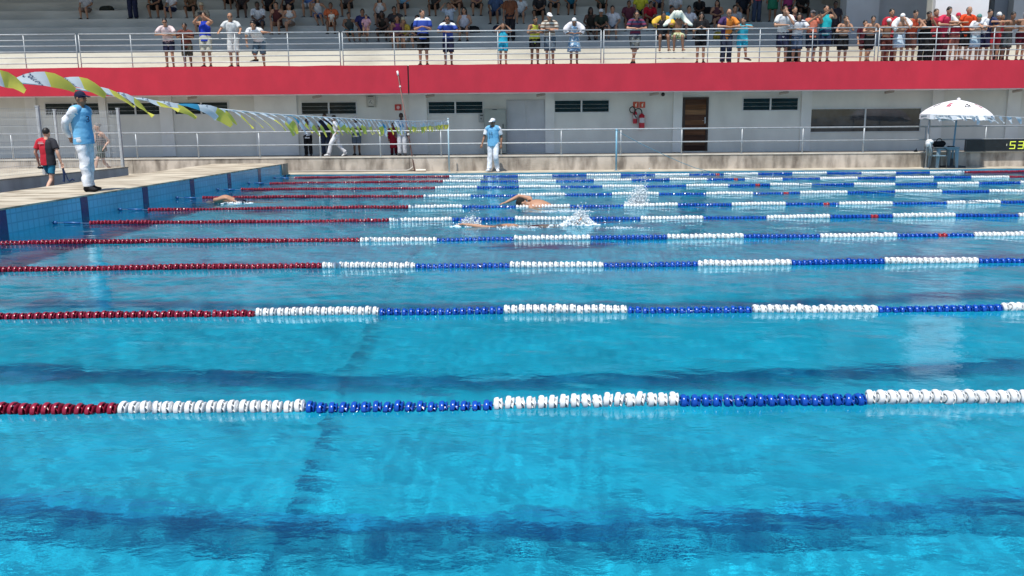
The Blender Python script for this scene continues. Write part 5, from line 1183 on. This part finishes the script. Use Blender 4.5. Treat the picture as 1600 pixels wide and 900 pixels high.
# children on laps
def lap(px, py, y, s_, top, lab):
    z = atY(px, py, y).z-top_of('sit_knees')*s_
    person('sit_knees', (atY(px, py+10, y).x, y, z), s_, 1, ('tee', top), ('shorts', top), ('short_hair', 0), None, False, None, 0, lab)
lap(517, 17, Y0+RUN*2-.55, .42, (.62, .58, .5), 'baby in a cream top on the lap of the man in orange')
lap(571, 22, Y0+RUN-.55, .6, (.62, .35, .4), 'small child in pink on the lap of the man in navy')
# bags left on the steps
def bag(px, py, y, zs, col, label, sx=.26, sz=.3):
    x = atY(px, py, y).x; t = empty('rucksack', (x, y, zs+.002), label, 'bag', 'bags left on the steps')
    g = G(); g.tube([(0, 0, .0), (0, 0, sz*.4), (0, .02, sz*.85), (0, .02, sz)], [(sx*.9, .12), (sx, .15), (sx*.8, .12), (sx*.4, .06)], 12, right=(1, 0, 0), smooth=3); rumple(g, .02, 6); g.v = [(a, b_, max(0, c)) for a, b_, c in g.v]; g.obj('body', cloth(col), t, True)
    g = G(); g.box(-sx*.55, -.19, .03, sx*.55, -.12, sz*.5); g.obj('pocket', cloth(tuple(c*.8 for c in col)), t)
bag(738, 22, Y0+RUN*2+.3, ZS[2], (.015, .015, .018), 'black bag on the step right of the long haired woman', .3, .28)
bag(779, 30, Y0+RUN*2+.3, ZS[2], (.02, .025, .05), 'navy rucksack on the step left of the turquoise girl')
bag(1125, 40, Y0+RUN*1+.3, ZS[1], (.35, .26, .03), 'dull yellow bag on the step behind the orange shirt')
bag(1044, 16, Y0+RUN*3+.3, ZS[3], (.38, .30, .04), 'yellow bag on an upper step beside the red shirt')
bag(1105, 9, Y0+RUN*4+.3, ZS[4], (.015, .015, .018), 'black bag on an upper step above the woman in black', .35, .3)
bag(1145, 16, Y0+RUN*3+.3, ZS[3], (.018, .02, .022), 'black rucksack on an upper step above the turquoise boy', .3, .26)
bag(166, 3, Y0+RUN*5+.3, ZS[5], (.03, .035, .03), 'dark bundle on an upper step at the far left', .32, .22)
bag(483, 4, Y0+RUN*5+.3, ZS[5], (.08, .2, .5), 'blue and white cooler bag on an upper step left of the orange shirt', .34, .4)
g = G(); 
for i, q in enumerate((1028, 1044, 1053, 1058, 1070)):
    pass

# ---- on the walkway below the fascia
ZK = ZW-.034
WK = [
 (481, 186, 'stand_chest', 3, ('tee', (.66, .67, .7)), ('trousers', BLACK), None, 'dark skinned person in a white shirt and black trousers on the walkway behind the pennants', 31.75),
 (509, 178, 'stand', 2, ('tee', (.02, .025, .05)), ('trousers', (.03, .04, .07)), None, 'person in a navy shirt and dark trousers on the walkway', 31.85),
 (526, 180, 'strider', 1, ('tee', (.74, .74, .78)), ('trousers', (.76, .76, .78)), None, 'person all in white striding left along the walkway', 31.2),
 (557, 181, 'stand_chest', 3, ('tee', (.62, .63, .66)), ('longshorts', (.10, .13, .17)), ('cap', (.7, .7, .7)), 'dark skinned man in a white cap, white shirt and denim shorts on the walkway', 31.75),
 (615, 192, 'stand', 2, ('coat', (.30, .012, .03)), ('trousers', (.10, .01, .02)), None, 'person in long dark red clothes behind the attendant in white', 31.8),
 (628, 177, 'stand', 3, ('tee', (.72, .73, .76)), ('trousers', (.62, .63, .66)), None, 'dark skinned attendant in white shirt and trousers beside the leaning pole', 31.4),
]
for px, py, pose, sk, top, bot, hat, lab, y in WK:
    h = atY(px, py, y+POSE[pose]['head'].y).z-ZK; s_ = h/top_of(pose, hat)
    person(pose, (atY(px, 215, y).x, y, ZK), s_, sk, top, bot, ('short_hair', 0), hat, pose == 'stand' and sk == 3, (.03, .03, .03) if pose != 'strider' else (.7, .7, .7), -R_(80) if pose == 'strider' else 0, lab, 'people on the walkway', wide=1.05)

# ---- officials and walkers by the pool
VEST = mat('vest_light_blue', (.15, .43, .68), .8, .18, 5, .25); WC = (.76, .78, .82)
p = atZ(771, 270, ZC); p.y = 28.98; p.x = atY(771, 240, 28.98).x
h = atY(768, 184, 28.92).z-ZC
o = person('walk', (p.x, p.y, ZC), h/top_of('walk', 1), 2, [('tee', WC), ('vest', VEST)], ('trousers', WC), ('short_hair', 0), ('cap', WC), True, WC, R_(-8), 'official in white cap, pale blue vest and white trousers walking at the far pool edge', None, .009, 2)
def back_text(o, s, size, loc, rot, m):
    t = text_obj('lettering', s, size, m, loc, o, rot)
VI = mat('vest_ink', (.015, .03, .10), .8)
back_text(o, '53', .15, (-.055, -.18, 1.24), (R_(90), 0, R_(-8)), VI); back_text(o, '1', .10, (-.10, -.165, 1.10), (R_(90), 0, R_(-12)), VI)
# the near official on the bulkhead, in profile looking right
p = atZ(139, 299, ZD)
h = atY(132, 141, p.y).z-ZD
o = person('behind_back', (p.x, p.y, ZD), h/top_of('behind_back', 1), 2, [('longsleeve', WC), ('vest', VEST)], ('trousers', WC), ('short_hair', 0), ('cap', (.015, .02, .05)), False, (.018, .018, .02), R_(82), 'official in pale blue vest and white uniform on the left deck, hands behind his back', None, .008, 3, wide=1.0)
back_text(o, '3', .16, (-.08, -.175, 1.25), (R_(90), 0, R_(-25)), VI)
# man in red and black walking away, on the low ground behind the deck
py_ = 20.4; x_ = atY(75, 250, py_).x; zt = atY(75, 199, py_).z
s_ = zt/top_of('walk_far')
o = person('walk_far', (x_, py_, -.018), s_, 1, ('tee', halves('shirt_red_black', (.02, .02, .028), (.50, .012, .03), 0, -.05)), ('tights', halves('shorts_teal', (.015, .20, .33), (.03, .06, .07), 2, .93)), ('short_hair', 0), None, False, (.05, .05, .05), R_(172), 'man in a red and black shirt and teal shorts walking away on the left', None, .009, 2, wide=1.0)
o.material_slots[0].material = skin(0)
g = G(); g.box(-.06, -.005, .02, .06, .0, .035); g.box(-.075, -.005, -.015, .075, 0, .002); t = g.obj('shirt_print', mat('print_white', (.7, .6, .6), .8), o); t.location = (.04, .145, 1.365); t.rotation_euler = (R_(-8), 0, 0)
P = POSE['walk_far']; M4 = o.matrix_basis
q = M4@(P['wrL']+P['hdL']*.1)
g = G(); g.ball((0, 0, -.03), (.06, .035, .035)); g.ball((.05, .02, -.04), (.03, .03, .03)); t = g.obj('black_goggles', PHM, None, True); t.location = q; tag(t, 'black goggle pouch in the hand of the man in red and black', 'goggles')
q = M4@(P['wrR']+P['hdR']*.09)
DB = cloth((.03, .05, .12))
g = G(); g.tube([(0, 0, 0), (.01, 0, -.16), (.0, .01, -.30), (-.02, 0, -.36)], [(.025, .012)]*3+[(.03, .015)], 8, smooth=3); g.tube([(0, 0, -.03), (.06, .0, -.2), (.09, 0, -.3)], [(.014, .006)]*3, 6, smooth=3); g.tube([(.09, 0, -.3), (.13, .0, -.34), (.2, 0, -.30), (.24, .0, -.33)], [(.016, .01)]*4, 6, smooth=4)
t = g.obj('swim_jammers', DB, None, True); t.location = q; t.rotation_euler.z = 0; tag(t, 'limp navy swim gear dangling from the hand of the man in red', 'swimwear')
# woman in a swimsuit walking behind the platform
yw = 27.9; xw = atY(160, 240, yw).x; s_ = (atY(158, 192, yw).z-.055)/top_of('strider')
o = person('strider', (xw, yw, .06-.01), s_, 0, ('tank', stripes('suit_stripes', (.05, .045, .05), (.2, .15, .14), 14, 2, .7)), ('shorts', (.035, .06, .05)), ('tied_hair', 2), None, False, None, R_(-38), 'woman in a dark tank top and shorts walking beyond the fence on the left', None, .012, 1)

# ---- swimmers
def swim(pose_kw, loc, sk, cap, suit, label, rz=0, s_=1.0):
    nm = 'swim_%d' % len(_c); POSE[nm] = P_(**pose_kw)
    P = POSE[nm]; o = inst('swimmer', body(P, .011), skin(sk), None, loc, (0, 0, rz), (s_,)*3); o.name = 'person'; tag(o, label, 'swimmer', 'swimmers in the lanes')
    me = headgear(P, 'swim_cap').mesh('swim_cap', True); me.shade_smooth(); inst('swim_cap', me, cloth(cap), o)
    me = garment(P, 'briefs').mesh('swim_briefs', True); me.shade_smooth(); inst('swim_briefs', me, cloth(suit), o)
    o.cycles.is_caustics_receiver = True
    return o
# front crawl to the left: local -X is forward
CR = dict(prone=True, hup=(-1, 0, .35), right=(0, 1, 0), shw=.2, curl=.15)
x0 = atZ(826, 321, .03)
swim(dict(CR, pel=(.55, 0, -.10), chest=(.22, 0, .015), neck=(.03, 0, .045), head=(-.12, -.02, .055), face=(-.35, -.25, -1), hup=(-1, 0, .2), right=(0, 1, .35), shL=(.02, .17, .14), shR=(.05, -.17, -.02), elL=(-.18, .24, .185), wrL=(-.43, .17, .075), hdL=(-.95, -.1, -.25), elR=(.2, -.26, -.26), wrR=(.42, -.2, -.36),
     hipL=(.6, .09, -.12), hipR=(.6, -.09, -.12), knL=(1.0, .1, -.2), knR=(1.0, -.1, -.14), anL=(1.4, .1, -.12), anR=(1.4, -.1, -.22), toeL=(1, 0, .1), toeR=(1, 0, -.1)), (x0.x, x0.y, .0), 1, (.02, .02, .018), (.02, .025, .05), 'front crawl swimmer with a dark cap and one bent arm over the water', 0, 1.05)
x1 = atZ(800, 352, .0)
swim(dict(CR, pel=(.2, 0, -.14), chest=(-.12, 0, -.09), neck=(-.32, 0, -.06), head=(-.47, 0, -.10), face=(-.2, .9, -.35), hup=(-1, 0, .1), shL=(-.33, .19, -.07), shR=(-.33, -.18, -.05), elL=(-.1, .3, -.3), wrL=(.1, .25, -.42), elR=(-.60, -.2, -.005), wrR=(-.86, -.17, .035), hdR=(-1, 0, .15), 
     hipL=(.24, .09, -.14), hipR=(.24, -.09, -.13), knL=(.62, .1, -.12), knR=(.62, -.1, -.16), anL=(.98, .1, -.06), anR=(.90, -.12, .0), toeL=(1, 0, .1), toeR=(.75, 0, .75)), (x1.x+.12, x1.y, 0), 1, (.5, .5, .52), (.02, .03, .08), 'swimmer low in the water with an arm stretched ahead and white splash behind', 0, 1.0)
x2 = atZ(345, 316, .0)
swim(dict(CR, pel=(.42, 0, -.03), chest=(.12, 0, .06), neck=(-.06, 0, .01), head=(-.2, 0, -.08), face=(-.3, 0, -1), hup=(-1, 0, .2), right=(0, 1, -.2), shL=(-.03, .18, .0), shR=(-.03, -.18, .07), elR=(.22, -.26, .12), wrR=(.44, -.22, .03), elL=(-.3, .22, -.15), wrL=(-.55, .2, -.2), hdR=(1, 0, -.2),
     hipL=(.46, .09, -.05), hipR=(.46, -.09, -.05), knL=(.86, .1, -.16), knR=(.86, -.1, -.12), anL=(1.24, .1, -.14), anR=(1.24, -.1, -.22), toeL=(1, 0, 0), toeR=(1, 0, 0)), (x2.x-.02, x2.y, -.01), 1, (.1, .1, .11), (.02, .025, .05), 'swimmer with only a tanned back and one arm above water near the left wall', 0, 1.0)
# splashes: foam and drops
FOAM = bpy.data.materials.new('splash_foam'); FOAM.use_nodes = True; b = FOAM.node_tree.nodes['Principled BSDF']; b.inputs['Base Color'].default_value = (.86, .92, .95, 1); b.inputs['Roughness'].default_value = .25; b.inputs['Transmission Weight'].default_value = .12; b.inputs['IOR'].default_value = 1.33
OCT = [(1, 0, 0), (-1, 0, 0), (0, 1, 0), (0, -1, 0), (0, 0, 1), (0, 0, -1)]
OCF = [(0, 2, 4), (2, 1, 4), (1, 3, 4), (3, 0, 4), (2, 0, 5), (1, 2, 5), (3, 1, 5), (0, 3, 5)]
def splash(c, L_, hgt, n, seed, label, skew=0.0, foam=True, size=.012):
    rs = random.Random(seed); g = G()
    for i in range(n):
        u = rs.gauss(0, .42); v = rs.gauss(0, .25); zz = abs(rs.gauss(0, .45))*max(.05, 1-abs(u)*.9)*hgt
        r = size*rs.uniform(.3, 1.15)*(1.0 if zz < hgt*.5 else .6); p = V((u*L_+skew*zz, v*L_*.6, zz))
        st = rs.uniform(.8, 2.2); g.add([p+V((a*r*rs.uniform(.8, 1.3), b_*r, d*r*st)) for a, b_, d in OCT], OCF)
    if foam:
        for i in range(int(n*.12)):
            u = rs.gauss(0, .5); v = rs.gauss(0, .3); r = rs.uniform(.012, .034); g.ball((u*L_, v*L_*.5, 0.003), (r*1.5, r, r*rs.uniform(.25, .8)), None, 7, 5)
        rumple(g, .008, 30)
    o = g.obj('water_splash', FOAM, None, True); o.location = c; tag(o, label, 'splash', kind='stuff'); return o
splash(atZ(903, 352, .0), .26, .26, 2400, 1, 'thick white splash kicked up behind the low swimmer', .2, True, .016)
splash(atZ(733, 354, .0), .24, .30, 420, 2, 'spray thrown up where the leading hand enters the water', .25, True, .011)
splash(atZ(993, 322, .0), .26, .66, 1100, 3, 'tall thin spray behind the crawl swimmer near the far lane rope', .30, True, .013)
splash(atZ(885, 331, .0), .55, .05, 300, 4, 'low foam along the back of the crawl swimmer', 0, False, .010)
splash(atZ(812, 356, .0), .5, .04, 220, 5, 'low foam along the side of the low swimmer', 0, False, .009)
splash(atZ(968, 357, .0), .45, .03, 160, 6, 'thin foam trail right of the thick white splash', 0, False, .009)
splash(atZ(368, 318, .0), .32, .07, 160, 7, 'small foam patch round the swimmer near the left wall', 0, True, .010)
